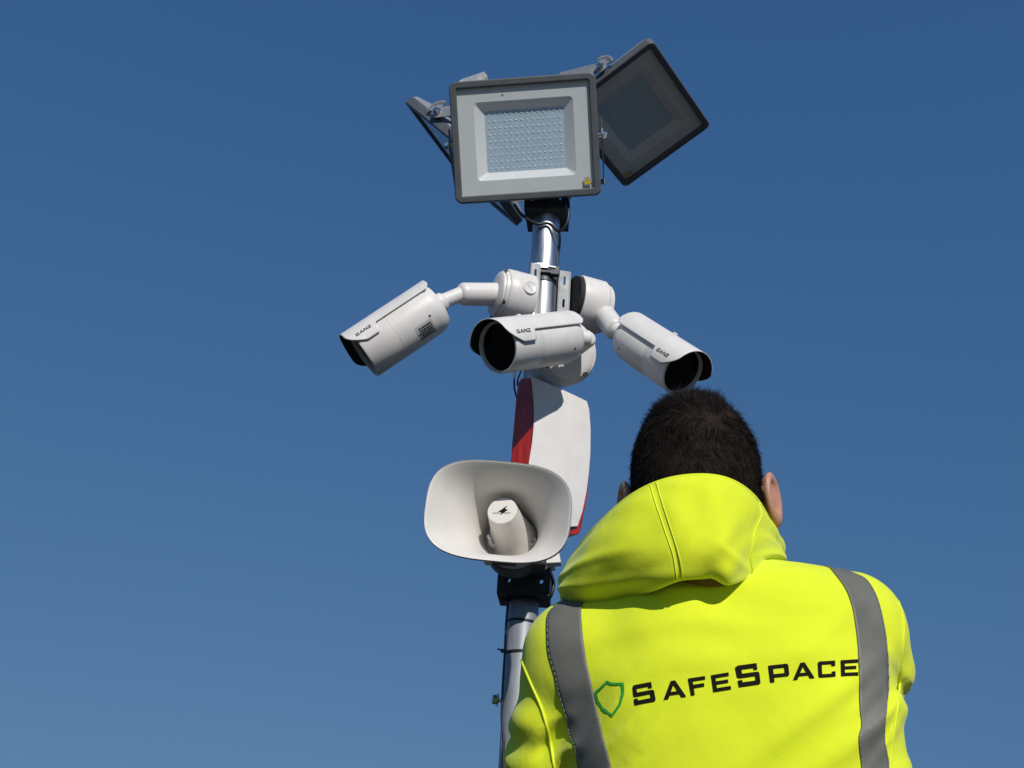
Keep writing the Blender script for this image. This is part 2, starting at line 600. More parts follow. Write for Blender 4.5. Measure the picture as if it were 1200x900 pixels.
# ------------------------------------------------------------------ slotted strut plates either side of the mast
def strut(pxt, pyt, pyb, Y, w, label, turn):
    top, bot = atY(pxt, pyt, Y), atY(pxt, pyb, Y)
    x0 = top.x
    zt, zb = top.z, bot.z
    t = thing('slotted_strut', label, 'bracket', (x0, Y, zb), 'slotted strut plates clamped to the mast')
    c, s = math.cos(turn), math.sin(turn)
    M = Matrix(((c, -s, 0, x0), (s, c, 0, Y), (0, 0, 1, 0), (0, 0, 0, 1)))
    th = .0035
    mb = MB()
    slots = [(zt - .02 - .045 * 0, .022)]
    rows, z = [], zt
    # alternate solid and slotted rows
    pat = [('s', .016), ('h', .022), ('s', .040), ('h', .022), ('s', .040), ('h', .022), ('s', .05)]
    for k, d in pat:
        if z - d < zb: d = z - zb
        if d <= 0.001: break
        sw = .0055
        if k == 's':
            mb.box((0, 0, z - d / 2), (w, th, d), M)
        else:
            for sg in (-1, 1):
                ww = (w - sw) / 2
                mb.box((sg * (sw / 2 + ww / 2), 0, z - d / 2), (ww, th, d), M)
        z -= d
    mb.build('web', M_STRUT, t)
    for sg in (-1, 1):
        f = MB()
        f.box((sg * (w / 2 + .0016), .009, (zt + zb) / 2), (.003, .022, zt - zb), M)
        f.build('flange', M_STRUT, t, bevel=.0008)
    b = MB()
    bolt(b, M @ V((0, -th / 2, zb + .03)), M.to_3x3() @ V((0, -1, 0)), .0045, .004)
    b.build('bolt', M_CHROME, t, smooth=30)
    return t


strut(628, 309, 384, 2.150, .018, 'slotted zinc strut plate on the left side of the mast', math.radians(8))
strut(662, 318, 384, 2.205, .024, 'slotted zinc strut plate on the right side of the mast by the black seal', math.radians(10))

# ------------------------------------------------------------------ floodlights
W, H = .35, .288
GRP_F = 'floodlights on the mast top'


def make_flood(name, label):
    t = thing(name, label, 'floodlight', (0, 0, 0), GRP_F)
    R = MB()
    oo, ii = rrect(W, H, .016), rrect(W - .034, H - .034, .004)
    R.ring(oo, ii, -.024, 0)
    R.build('frame', M_FRAME, t, bevel=.003, smooth=40)
    hb = MB()
    n = len(oo)
    rings = [(rrect(W - .004, H - .004, .016), -.0245), (rrect(W - .012, H - .012, .02), -.034), (rrect(W * .84, H * .8, .02), -.046), (rrect(W * .66, H * .6, .02), -.064)]
    vs = [(x, y, z) for r, z in rings for x, y in r]
    fs = [tuple(range(n))]
    for k in range(3):
        fs += [(k * n + i, k * n + (i + 1) % n, (k + 1) * n + (i + 1) % n, (k + 1) * n + i) for i in range(n)]
    fs.append(tuple(reversed(range(3 * n, 4 * n))))
    hb.add(vs, fs)
    house = hb.build('housing', M_HOUS, t, smooth=30, bevel=.002)
    for k in range(11):
        fb = MB()
        fb.box((-W * .28 + k * W * .056, 0, -.069), (.003, H * .56, .014))
        fb.build('cooling_fin', M_HOUS, house)
    gl = MB()
    gl.box((0, 0, -.0055), (W - .035, H - .035, .002))
    gl.build('glass', M_GLASS, t)
    wi, hi = W - .034, H - .034
    A = rrect(wi, hi, .004)
    B = rrect(.238, .186, .010)
    Cc = rrect(.190, .146, .003)
    rf = MB()
    vs = [(x, y, -.0085) for x, y in A] + [(x, y, -.0085) for x, y in B] + [(x, y, -.0225) for x, y in Cc]
    fs = [(i, (i + 1) % n, n + (i + 1) % n, n + i) for i in range(n)]
    rf.add(vs[:2 * n], fs)
    rf.build('surround', M_SURR, t, smooth=25)
    rf = MB()
    rf.add(vs[n:], fs)
    rf.build('reflector', M_REFL, t, smooth=25)
    pn = MB()
    pn.box((0, 0, -.0228), (.192, .148, .0008))
    pn.build('led_board', M_PANEL, t)
    ld = MB()
    for i in range(14):
        for j in range(9):
            x, y = -.0855 + i * .01315, -.064 + j * .016
            x += random.uniform(-.0004, .0004)
            ld.lathe((x, y, -.0224), (0, 0, 1), [(0, .0024), (.0005, .0023), (.0009, .0012)], 8)
    ld.build('led_chip', M_LED, t, kind='stuff', smooth=60)
    # warning sticker: white slip with a yellow triangle and a black flash
    sx, sy = wi / 2 - .014, -hi / 2 + .017
    st = MB()
    st.box((sx, sy, -.0039), (.018, .019, .0003))
    lab = st.build('warning_sticker', mat('sticker_grey', (.42, .42, .42), .5), t)
    tr = MB()
    tr.prism([(sx - .0095, sy - .007), (sx + .0095, sy - .007), (sx, sy + .0095)], -.0036, -.0034)
    tr.build('triangle_border', M_INK, lab)
    tr = MB()
    tr.prism([(sx - .0080, sy - .0062), (sx + .0080, sy - .0062), (sx, sy + .0077)], -.0033, -.0031)
    tr.build('triangle', M_YEL, lab)
    fl = MB()
    fl.prism([(sx - .001, sy - .0055), (sx + .0018, sy - .0005), (sx + .0002, sy - .0004), (sx + .0012, sy + .004), (sx - .002, sy - .0012), (sx - .0002, sy - .0014)], -.0030, -.0028)
    fl.build('flash_symbol', M_INK, lab)
    sc = MB()
    bolt(sc, (-.045, hi / 2 - .012, -.0044), (0, 0, 1), .0018, .001)
    sc.build('screw', M_CHROME, t)
    # U bracket: two side arms with a perforated quadrant, and a crossbar
    for sg in (-1, 1):
        x = sg * (W / 2 + .009)
        arm = MB()
        dsc = [(.017 * math.cos(a), .017 * math.sin(a)) for a in [math.radians(90 - 180 * k / 12) for k in range(13)]]
        # arm outline in (z,y): round nose about the pivot at z=-.03 narrowing to the crossbar
        uz, uy = -.60, -.80
        def ar(a, b):
            return (-.030 + a * uz - b * uy, a * uy + b * uz)
        pts = [ar(-a, b) for a, b in dsc] + [ar(.03, -.017), ar(.125, -.013), ar(.125, .013), ar(.03, .017)]
        K = Matrix(((0, 0, sg, x), (0, 1, 0, 0), (1, 0, 0, 0), (0, 0, 0, 1)))
        arm.prism(pts, -.0015, .0015, K)
        arm.build('bracket_arm', M_STRUT, t, bevel=.0008)
        q = MB()
        # quadrant: inner and outer arcs with spokes, open slots between
        def arc(r0, r1, a0, a1, m=6):
            o = []
            for k in range(m + 1):
                a = math.radians(a0 + (a1 - a0) * k / m)
                o.append((-.030 + r1 * math.cos(a), r1 * math.sin(a)))
            for k in range(m, -1, -1):
                a = math.radians(a0 + (a1 - a0) * k / m)
                o.append((-.030 + r0 * math.cos(a), r0 * math.sin(a)))
            return o
        q.prism(arc(.0172, .0245, 75, 172), -.0012, .0012, K)
        q.prism(arc(.0325, .039, 75, 172), -.0012, .0012, K)
        for k in range(9):
            a = 76 + k * 11.8
            q.prism(arc(.0247, .0323, a - 1.2, a + 2.6, 1), -.0012, .0012, K)
        q.build('angle_quadrant', M_STRUT, t)
        b = MB()
        b.cyl((sg * (W / 2 - .003), 0, -.030), (sg * (W / 2 + .011), 0, -.030), .006, n=16)
        bolt(b, (sg * (W / 2 + .0108), 0, -.030), (sg, 0, 0), .0085, .009)
        b.build('pivot_bolt', M_CHROME, t, smooth=30)
    cb = MB()
    cbm = Matrix(((1, 0, 0, 0), (0, -.6, -.8, -.1010), (0, .8, -.6, -.1060), (0, 0, 0, 1)))
    cb.box((0, 0, 0), (W + .0235, .026, .003), cbm)
    cb.build('crossbar', M_STRUT, t, bevel=.0008)
    gd = MB()
    gd.cyl((.03, -.05, -.062), (.03, -.05, -.088), .010, n=16)
    gd.build('cable_gland', M_RUBBER, t, smooth=40)
    return t


def pose(o, p, x, n):
    o.matrix_world = frame_M(p, x, n)


def children(o):
    return [c for c in bpy.data.objects if c.parent == o]


def copy_tree(o, parent=None):
    c = o.copy()
    COL.objects.link(c)
    c.parent = parent
    for ch in children(o):
        copy_tree(ch, c)
    return c


flood1 = make_flood('floodlight', 'front grey floodlight facing down to the camera with its rows of LEDs sunlit')
flood2 = copy_tree(flood1)
flood3 = copy_tree(flood1)
flood2['label'] = 'dark unlit-faced floodlight tilted on the right of the mast top'
flood3['label'] = 'floodlight seen edge-on at the left behind the front floodlight'
pose(flood1, (-.0105, 2.055, 2.805), (.985, -.164, .051), (-.07, -.87, -.49))
pose(flood2, (.2854, 2.2631, 3.0581), (.58, .812, -.064), (.311, -.294, -.904))
pose(flood3, (-.1755, 2.3525, 2.9325), (-.453, -.89, .06), (-.674, .297, -.676))

# three support arms from the mast head to the crossbars, and a loose plate behind
bpy.context.view_layer.update()
head = thing('floodlight_yoke', 'grey steel yoke arms joining the floodlights to the mast top', 'bracket', (MX, MY, mz(243)))
hub_top = V((MX, MY, mz(222)))
mb = MB()
mb.lathe((MX, MY, mz(243)), (0, 0, 1), [(0, RU - .003), (hub_top.z - mz(243), RU - .003), (hub_top.z - mz(243) + .004, RU - .006)], 32)
mb.build('stub', M_DARKSTEEL, head, smooth=40)
for fl in (flood1, flood2, flood3):
    cbp = fl.matrix_world @ V((0, -.102, -.108))
    mb = MB()
    d = cbp - hub_top
    dn = d.normalized()
    Mx = frame_M((hub_top + cbp) / 2, dn, dn.cross(V((.3, 1, 0))))
    mb.box((0, 0, 0), (d.length, .022, .022), Mx)
    mb.build('arm', M_DARKSTEEL, head, bevel=.002)

plate = thing('junction_cover', 'pale grey cover plate peeking above the top left of the front floodlight', 'cover plate', atY(555, 95, 2.16))
mb = MB()
P = [atY(x, y, yy) for x, y, yy in ((532, 101, 2.15), (541, 92, 2.15), (560, 86, 2.18), (567, 83.5, 2.19), (571, 88, 2.19), (571, 104, 2.19), (552, 125, 2.15))]
nrm = V((0.1, -.5, .86))
vs = [p for p in P] + [p + V((.01, .03, -.012)) for p in P]
n = len(P)
mb.add(vs, [tuple(range(n)), tuple(reversed(range(n, 2 * n)))] + [(i, (i + 1) % n, n + (i + 1) % n, n + i) for i in range(n)])
mb.build('cover', M_STRUT, plate, bevel=.0012)

# ------------------------------------------------------------------ strokes for small lettering
def rc(x0, y0, x1, y1):
    return [(x0, y0), (x1, y0), (x1, y1), (x0, y1)]


GLYPH = {
    'S': (1.02, [[(.07, .8), (.95, .8), (.95, 1), (.12, 1), (.0, .93), (0, .8)], rc(0, .6, .22, .8), [(0, .6), (.0, .47), (.08, .41), (.80, .41), (.80, .6)], [(.80, .6), (.80, .41), (.80, .2), (1.02, .2), (1.02, .53), (.95, .6)],
                [(.05, 0), (.95, 0), (1.02, .07), (1.02, .2), (.0, .2), (.0, .0)], rc(.0, .2, .2, .31), rc(.77, .7, .95, .8)]),
    'A': (1.25, [[(0, 0), (.27, 0), (.625, .76), (.50, 1)], [(.98, 0), (1.25, 0), (.75, 1), (.625, .76)], [(.50, 1), (.625, .76), (.75, 1)],
                [(.362, .2), (.888, .2), (.804, .38), (.446, .38)]]),
    'F': (1.0, [rc(0, 0, .23, 1), rc(.23, .8, 1.0, 1), rc(.23, .40, .88, .60)]),
    'E': (1.0, [rc(0, 0, .23, 1), rc(.23, .8, 1.0, 1), rc(.23, .41, .90, .60), rc(.23, 0, 1.0, .2)]),
    'P': (1.05, [rc(0, 0, .23, 1), [(.23, .8), (1.05, .8), (1.05, .92), (.97, 1), (.23, 1)], rc(.82, .47, 1.05, .8), [(.23, .27), (.97, .27), (1.05, .35), (1.05, .47), (.23, .47)]]),
    'C': (1.05, [[(0, .08), (.08, 0), (.23, 0), (.23, 1), (.08, 1), (0, .92)], rc(.23, .8, 1.05, 1), rc(.23, 0, 1.05, .2), rc(.82, .2, 1.05, .33), rc(.82, .67, 1.05, .8)]),
    'G': (1.1, [[(0, .12), (.12, 0), (.26, 0), (.26, 1), (.12, 1), (0, .88)], rc(.26, .78, 1.05, 1), rc(.26, 0, 1.1, .22), rc(.84, .22, 1.1, .52), rc(.5, .38, .84, .52)]),
    'N': (1.15, [rc(0, 0, .26, 1), rc(.89, 0, 1.15, 1), [(.26, .66), (.89, .0), (.89, .34), (.26, 1)]]),
    'Z': (1.05, [rc(0, .78, 1.05, 1), rc(0, 0, 1.05, .22), [(0, .22), (.4, .22), (1.05, .78), (.65, .78)]]),
}


def flat_poly_mesh(polys, maxlen, fn):
    """triangulate polys (2D), refine until edges < maxlen, map through fn(x,y)->3D; returns verts, faces"""
    bm = bmesh.new()
    for p in polys:
        vs = [bm.verts.new((x, y, 0)) for x, y in p]
        try:
            bm.faces.new(vs)
        except ValueError:
            pass
    bmesh.ops.triangulate(bm, faces=bm.faces)
    for _ in range(6):
        es = [e for e in bm.edges if e.calc_length() > maxlen]
        if not es: break
        bmesh.ops.subdivide_edges(bm, edges=es, cuts=1)
        bmesh.ops.triangulate(bm, faces=[f for f in bm.faces if len(f.verts) > 3])
    bm.verts.index_update()
    vs = [fn(v.co.x, v.co.y) for v in bm.verts]
    fs = [tuple(v.index for v in f.verts) for f in bm.faces]
    bm.free()
    return vs, fs


# ------------------------------------------------------------------ bullet cameras
GRP_C = 'white bullet cameras on the mast'


def bullet(label, back, fwd, box_c, box_ax, arm_pts, length, rad, up_hint=(0, 0, 1), box_r=.062, arm_r=(.026, .027), flip=1,
           box_len=.066, vis=.030, opening=False, rating=0):
    back, fwd = V(back), V(fwd).normalized()
    zl = (V(up_hint) - fwd * V(up_hint).dot(fwd)).normalized()
    yl = zl.cross(fwd)
    t = thing('bullet_camera', label, 'security camera', box_c, GRP_C)

    def L(x, a, r):     # axial x, angle a from top (towards +yl), radius r
        return back + fwd * x + zl * (r * math.cos(a)) + yl * (r * math.sin(a))
    r = rad
    b = MB()
    b.lathe(back, fwd, [(0, r * .55), (.004, r * .8), (.014, r * .93), (.03, r), (length * .62, r), (length * .623, r * .992), (length * .628, r * .992), (length * .631, r),
                        (length - .004, r), (length, r - .002), (length, r * .90), (length - .010, r * .89), (length - .0105, .001)], 72, caps=False)
    body = b.build('body', M_WHITE, t, smooth=35)
    b = MB()
    b.lathe(back + fwd * (length - .0095), fwd, [(0, r * .885), (.0012, r * .885)], 60)
    b.build('lens_window', M_LENS, t, smooth=30)
    # sunshield: curved sheet with a lower front tab each side
    rs = r + .0045
    nu, nv = 48, 60
    x0, x1 = .004, length + vis
    vs, fs = [], []
    for j in range(nv + 1):
        v = j / nv
        x = x0 + (x1 - x0) * v
        tb = min(1, max(0, (x - (length - .052)) / .007))
        pe = math.radians(74 + 24 * tb)
        for i in range(nu + 1):
            u = i / nu * 2 - 1
            au = abs(u)
            xx = x
            if v > .6:
                xx = x - (x1 - (length - .045)) * 0.62 * max(0, (au - .62) / .38) ** 2.2 * ((v - .6) / .4) ** 1.5
            if v < .1:
                xx = x + .012 * max(0, (au - .8) / .2) ** 2 * (1 - v / .1)
            vs.append(L(xx, pe * u, rs))
    for j in range(nv):
        for i in range(nu):
            a = j * (nu + 1) + i
            fs.append((a, a + 1, a + nu + 2, a + nu + 1))
    b = MB()
    b.add(vs, fs)
    sh = b.build('sunshield', M_WHITE, t, smooth=50, solid=.0016)
    # black inner face of the visor
    vs2 = [(V(p) - (V(p) - (back + fwd * (V(p) - back).dot(fwd))).normalized() * .0013) for p in vs]
    keep = [q for q in fs if (V(vs[q[0]]) - back).dot(fwd) > length - .03]
    b = MB()
    b.add(vs2, keep)
    b.build('visor_lining', M_BLACKIN, sh, smooth=60)
    # shield rail on top
    b = MB()
    b.lathe(L(length * .62, 0, rs), zl, [(0, .006), (.003, .006), (.0045, .004)], 14)
    b.build('shield_screw', M_WHITE, sh, smooth=40)
    for sg in (-1, 1):
        b = MB()
        b.lathe(L(.045, sg * math.radians(128), r - .0005), (L(.045, sg * math.radians(128), 1) - L(.045, sg * math.radians(128), 0)), [(0, .0028), (.0008, .0028)], 12)
        b.build('side_screw', M_DARKSTEEL, body)
    # lettering on both tabs
    for sg in (-1, 1):
        hgt = .0078
        span = sum(GLYPH[c][0] + .16 for c in 'GANZ') * hgt
        top_a = math.radians(76)
        xo = 0
        for ch in 'GANZ':
            w, pl = GLYPH[ch]

            def fn(x, y, sg=sg, span=span, xo=xo):
                s = (x + xo + .15 * y) * hgt
                ax = (length - .004 - s) if sg > 0 else (length - .004 - span + s)
                a = sg * (top_a - (y - .5) * hgt / rs)
                return L(ax, a, rs + .00125)
            vv, ff = flat_poly_mesh(pl, .5, fn)
            MB().add(vv, ff).build('printed_letter', M_INK, sh)
            xo += w + .16
    # rating label with small dark print low on one side
    if rating:
        def surf(x0, x1, a0, a1, off, m=6):
            vs, fs = [], []
            for p in range(m + 1):
                for q in range(m + 1):
                    vs.append(L(x0 + (x1 - x0) * p / m, math.radians(a0 + (a1 - a0) * q / m), r + off))
            for p in range(m):
                for q in range(m):
                    fs.append((p * (m + 1) + q, (p + 1) * (m + 1) + q, (p + 1) * (m + 1) + q + 1, p * (m + 1) + q + 1))
            return vs, fs
        b = MB()
        b.add(*surf(.045, .088, rating * 132, rating * 172, .0005))
        lab = b.build('rating_label', mat('label_white', (.6, .59, .57), .45), body, smooth=60)
        b = MB()
        rr_ = random.Random(3)
        for row in range(5):
            x = .050
            while x < .082:
                w_ = rr_.uniform(.0015, .005)
                b.add(*surf(x, x + w_, rating * (138 + row * 6), rating * (142 + row * 6), .0009, 1))
                x += w_ + .0012
        b.build('fine_print', M_INK, lab, kind='stuff')
    # knuckle and arm
    k0 = back - fwd * .004
    b = MB()
    pts = [V(p) for p in arm_pts]
    b.lathe(k0 - fwd * .012, fwd, [(0, .017), (.004, .021), (.018, .023)], 32)
    b.cyl(k0 - fwd * .006, pts[0], .0165, .0175)
    b.build('knuckle', M_WHITE, t, smooth=40)
    d = (pts[1] - pts[0])
    b = MB()
    Lg = d.length
    b.lathe(pts[0] - d.normalized() * .008, d, [(0, arm_r[0] * .55), (.004, arm_r[0] * .85), (.010, arm_r[0] * .98), (.018, arm_r[0]), (Lg + .006, arm_r[1])], 48)
    arm = b.build('arm', M_WHITE, t, smooth=40)
    # elbow bore ring
    side = (V(pts[0]) - k0).normalized()
    # junction box
    box_ax = V(box_ax).normalized()
    bc = V(box_c)
    R = box_r
    b = MB()
    b.lathe(bc, box_ax, [(0, R * .99), (.002, R), (box_len * .60, R), (box_len * .605, R * .985), (box_len * .625, R * .985), (box_len * .63, R), (box_len - .004, R * .995), (box_len, R * .95)], 72)
    jb = b.build('junction_box', M_WHITE, t, smooth=35)
    b = MB()
    b.lathe(bc + box_ax * (box_len + .0003), box_ax, [(0, R * .93), (.008, R * .91), (.0085, R * .85), (.0135, R * .84), (.016, R * .78), (.019, R * .60)], 72)
    b.build('mount_flange', M_WHITE, t, smooth=35)
    # knockout plug with a slot, facing the viewer side
    for sd in (() if opening else (-1, 1)):
        e = box_ax.cross(V((0, 0, 1))).normalized() * sd
        q = bc + box_ax * (box_len * .32) + e * R
        b = MB()
        b.lathe(q - e * .002, e, [(0, .0165), (.0032, .0165), (.0038, .0150), (.0030, .0135), (.0030, .002)], 32)
        M = frame_M(q + e * .0015, (box_ax + V((0, 0, 1)) * 1.2), e)
        b.box((0, 0, 0), (.019, .0022, .0015), M)
        b.build('knockout_plug', M_WHITE, jb, smooth=30)
    for k in range(4):
        b = MB()
        a = math.radians(45 + 90 * k)
        e1 = box_ax.cross(V((0, 0, 1))).normalized()
        e2 = V((0, 0, 1))
        p = bc + box_ax * (box_len + .0085) + (e1 * math.cos(a) + e2 * math.sin(a)) * (R * .87)
        b.lathe(p - box_ax * .004, box_ax, [(0, .0055), (.0052, .0055)], 12)
        b.build('flange_screw', M_DARKSTEEL, t)
    if opening:  # black disc standing in for the dark inside of the open box back
        b = MB()
        b.lathe(bc - box_ax * .0095, box_ax, [(0, R * .93), (.009, R * .93)], 48)
        b.build('dark_box_back', M_BLACKIN, t, smooth=30)
    return t


phi = math.radians(20)
dL = V((-math.cos(phi), -math.sin(phi), 0))
dR = V((math.cos(phi), math.sin(phi), 0))
# left camera
bL = atY(619, 353.5, 2.165)
fL = atY(425, 415.5, 2.10)
kL = atY(514.5, 356, 2.09)
aL0 = atY(541, 344.5, 2.105)
aL1 = bL + dL * .070
bullet('left white bullet camera angled down to the left with its lens out of sight', kL, fL - kL, bL, dL, [aL0, aL1], (fL - kL).length, .0585, box_r=.0625, vis=.018, rating=1)
# right camera
bR = atY(673, 354, 2.215)
kR = atD(735.5, 393, 2.40)
fR = atD(800.5, 436, 2.235)
aR0 = atD(720.5, 386, 2.425)
aR1 = bR + dR * .066
bullet('right white bullet camera pointing down to the right above the head of the person', kR, fR - kR, bR, dR, [aR0, aR1], (fR - kR).length, .0525, box_r=.0665, opening=True, arm_r=(.0255, .0275), vis=.024)
# centre camera
dC = V((math.sin(phi), -math.cos(phi), -.28)).normalized()
bC = atY(650, 417, 2.135)
kC = atD(668, 396, 2.235)
fC = atD(583, 407, 2.075)
aC0 = atD(690, 397, 2.255)
aC1 = bC + dC * .066
bullet('centre white bullet camera pointing down left with its dark round lens visible', kC, fC - kC, bC, dC, [aC0, aC1], (fC - kC).length, .0525, box_r=.074, arm_r=(.018, .026), vis=.020)

# ------------------------------------------------------------------ siren box
siren = thing('siren_box', 'white curved siren box with red lens strip beside the horn speaker', 'siren', atY(650, 540, 2.08))


def side(pts, Yf, steps=5):
    """polyline of pixel knots -> smooth world points with Y given per knot"""
    P = [atY(x, y, yy) for x, y, yy in pts]
    return P


rows = 26


def interp(knots, t):
    ys = [k[1] for k in knots]
    xs = [k[0] for k in knots]
    return float(np.interp(t, ys, xs))


nearE = [(622, 441), (623.5, 455), (625.5, 480), (625.0, 500), (623, 520), (620, 538), (616, 570), (612, 600), (607, 622)]
farE = [(688, 470), (691, 480), (692.6, 503), (692.3, 532), (690.5, 555), (687.6, 577), (683, 600), (677.6, 616)]
leftE = [(611, 442), (607.5, 447), (604.5, 470), (602, 500), (600, 520), (598.8, 538), (595, 570), (592, 600), (590, 622)]
YN, YFAR, YLEFT = 2.045, 2.105, 2.07
vs = []
topn, botn = 441, 622
nr = 34
prof = []
for k in range(nr + 1):
    t = k / nr
    yn = topn + (botn - topn) * t
    yf = 470 + (617 - 470) * t
    N = atY(interp(nearE, yn), yn, YN)
    Fp = atY(interp(farE, yf), yf, YFAR)
    mid = [N.lerp(Fp, q) + V((0, -.004 * math.sin(math.pi * q), 0)) for q in (0, .04, .25, .5, .75, .96, 1)]
    back = [Fp + V((-.012, .012, 0)), Fp + V((-.03, .045, .0)), N + V((.02, .065, 0)), N + V((.004, .012, 0))]
    prof.append(mid + back)
nc = len(prof[0])
vs = [p for row in prof for p in row]
fs = []
for k in range(nr):
    for i in range(nc):
        j = (i + 1) % nc
        fs.append((k * nc + i, k * nc + j, (k + 1) * nc + j, (k + 1) * nc + i))
fs.append(tuple(range(nc)))
fs.append(tuple(reversed(range(nr * nc, (nr + 1) * nc))))
MB().add(vs, fs).build('cover', M_WHITE2, siren, smooth=35, bevel=.0015)
# red body: left facing strip, running under the cover and out at the bottom and right edge
prof = []
for k in range(nr + 3):
    t = k / (nr)
    yn = topn + 2 + (botn - topn) * t
    tf = min(t, 1.115)
    yf = 474 + (617 - 474) * tf
    N = atY(interp(nearE, yn) - .4, yn, YN + .0045)
    Lf = atY(interp(leftE, yn), yn, YLEFT)
    xf = float(np.interp(yf, [474, 503, 532, 577, 617, 633], [685, 689.5, 691.3, 689.0, 681.5, 676.5]))
    Fp = atY(xf, yf, YFAR + .009)
    b1 = Fp + V((-.03, .05, 0))
    b0 = Lf + V((.02, .075, 0))
    prof.append([Lf, Lf.lerp(N, .12), Lf.lerp(N, .88), N, N.lerp(Fp, .5) + V((0, .006, 0)), Fp, b1, b0])
nc = 8
vs = [p for row in prof for p in row]
fs = []
for k in range(len(prof) - 1):
    for i in range(nc):
        j = (i + 1) % nc
        fs.append((k * nc + i, k * nc + j, (k + 1) * nc + j, (k + 1) * nc + i))
fs.append(tuple(range(nc)))
fs.append(tuple(reversed(range((len(prof) - 1) * nc, len(prof) * nc))))
MB().add(vs, fs).build('red_lens', M_RED, siren, smooth=25, bevel=.001)
# wall bracket of the siren below the horn (pale angled piece)
sb = MB()
P = [atY(x, y, yy) for x, y, yy in ((636, 640, 2.06), (653, 636, 2.07), (657.5, 659, 2.07), (640, 660, 2.06))]
vs = P + [p + V((.004, .03, .0)) for p in P]
sb.add(vs, [(0, 1, 2, 3), (7, 6, 5, 4), (0, 4, 5, 1), (1, 5, 6, 2), (2, 6, 7, 3), (3, 7, 4, 0)])
sb.build('mounting_foot', M_WHITE2, siren, bevel=.0015)

# ------------------------------------------------------------------ horn loudspeaker
hm = atY(583.5, 598, 1.855)
hax = V((.06, .995, .02)).normalized()       # from mouth to throat
horn = thing('horn_speaker', 'off-white rounded rectangular horn loudspeaker below the siren box', 'loudspeaker', hm)
hx = V((0.998, -.06, -.0)).normalized()
hx = (hx - hax * hx.dot(hax)).normalized()
hy = hx.cross(hax) * 1
if hy.z < 0: hy = -hy
tilt = math.radians(-2.5)
hx, hy = hx * math.cos(tilt) + hy * math.sin(tilt), hy * math.cos(tilt) - hx * math.sin(tilt)
PX = 1250 / (hm - CAM).dot(FW)
aw, ah = 84.3 / PX, 57.5 / PX / math.cos(math.radians(16))


def sup(a, w, h, e):
    c, s = math.cos(a), math.sin(a)
    return (math.copysign(abs(c) ** (2 / e), c) * w, math.copysign(abs(s) ** (2 / e), s) * h)


NA = 96
# (depth, width factor, height factor, exponent)
inner = [(0, 1.0, 1.0, 3.1), (.0015, .985, .98, 3.1), (.012, .915, .90, 3.0), (.030, .80, .80, 2.8), (.050, .68, .72, 2.5), (.075, .56, .66, 2.2), (.100, .475, .62, 2.05), (.130, .42, .575, 2.0), (.165, .385, .53, 2.0), (.17, .02, .03, 2.0)]
outer = [(.0, 1.0, 1.0, 3.1), (-.0015, 1.012, 1.015, 3.1), (.004, 1.02, 1.025, 3.1), (.008, 1.0, 1.0, 3.1), (.016, .93, .92, 3.0), (.034, .82, .82, 2.8), (.054, .70, .74, 2.5), (.079, .58, .68, 2.2), (.104, .50, .64, 2.05), (.134, .445, .6, 2.0), (.18, .41, .56, 2.0), (.18, .02, .03, 2.0)]


def loft(profile, mb):
    vs, fs = [], []
    for (d, wf, hf, e) in profile:
        for i in range(NA):
            x, y = sup(2 * math.pi * i / NA, aw * wf, ah * hf, e)
            vs.append(hm + hax * d + hx * (x + .13 * d) + hy * (y - .05 * d))
    for k in range(len(profile) - 1):
        for i in range(NA):
            j = (i + 1) % NA
            fs.append((k * NA + i, k * NA + j, (k + 1) * NA + j, (k + 1) * NA + i))
    mb.add(vs, fs)
    return mb


def smooth_prof(pr, sub=4):
    out = []
    for i in range(len(pr) - 1):
        p0, p1, p2, p3 = pr[max(0, i - 1)], pr[i], pr[i + 1], pr[min(len(pr) - 1, i + 2)]
        for k in range(sub):
            t = k / sub
            out.append(tuple(.5 * (2 * p1[q] + (p2[q] - p0[q]) * t + (2 * p0[q] - 5 * p1[q] + 4 * p2[q] - p3[q]) * t * t + (3 * p1[q] - p0[q] - 3 * p2[q] + p3[q]) * t ** 3) for q in range(4)))
    out.append(pr[-1])
    return out


hb = MB()
loft(list(reversed(outer[:-1])) + smooth_prof(inner[:-1]) + [inner[-1]], hb)
hb.build('bell', M_HORN, horn, smooth=50)
# driver can behind
MB().lathe(hm + hax * .1805 + hx * .023 - hy * .009, hax, [(0, .052), (.006, .056), (.06, .056), (.075, .048), (.08, .03)], 48).build('driver_can', mat('grey_driver_plastic', (.12, .12, .115), .55, noise=.2), horn, smooth=35)
# reflector plug
pd = hm + hax * .062 + hx * .003 + hy * (.019)
pb = hm + hax * .164 + hx * .024 - hy * .006
plug = MB()
pa = (pd - pb).normalized()
Lp = (pd - pb).length
plug.lathe(pb, pa, [(0, .050), (.012, .045), (.03, .040), (.05, .0355), (.07, .0325), (Lp - .003, .0288), (Lp - .0008, .0283), (Lp, .0272), (Lp, .001)], 56, caps=False)
pg = plug.build('reflector_plug', M_HORN, horn, smooth=35)
PM = frame_M(pd + pa * .0006, hx, pa)
fl = MB()
bolt_pts = [(.0091, .0106), (.0053, .003), (.0113, .0015), (-.0023, -.0098), (-.0004, -.0036), (-.0068, -.0026), (.0010, .0038)]
fl.prism(bolt_pts, 0, .0003, PM)
fl.build('flash_emblem', M_INK, pg)
tx = MB()
x = -.0175
while x < .0155:
    w = random.choice((.0009, .0012, .0015))
    if not (-.0035 < x < .0015):
        tx.prism(rc(x, -.0062 + random.uniform(0, .0002), x + w, -.0046), 0, .0002, PM)
    x += w + .0005
tx.build('fine_print', M_INKG, pg, kind='stuff')
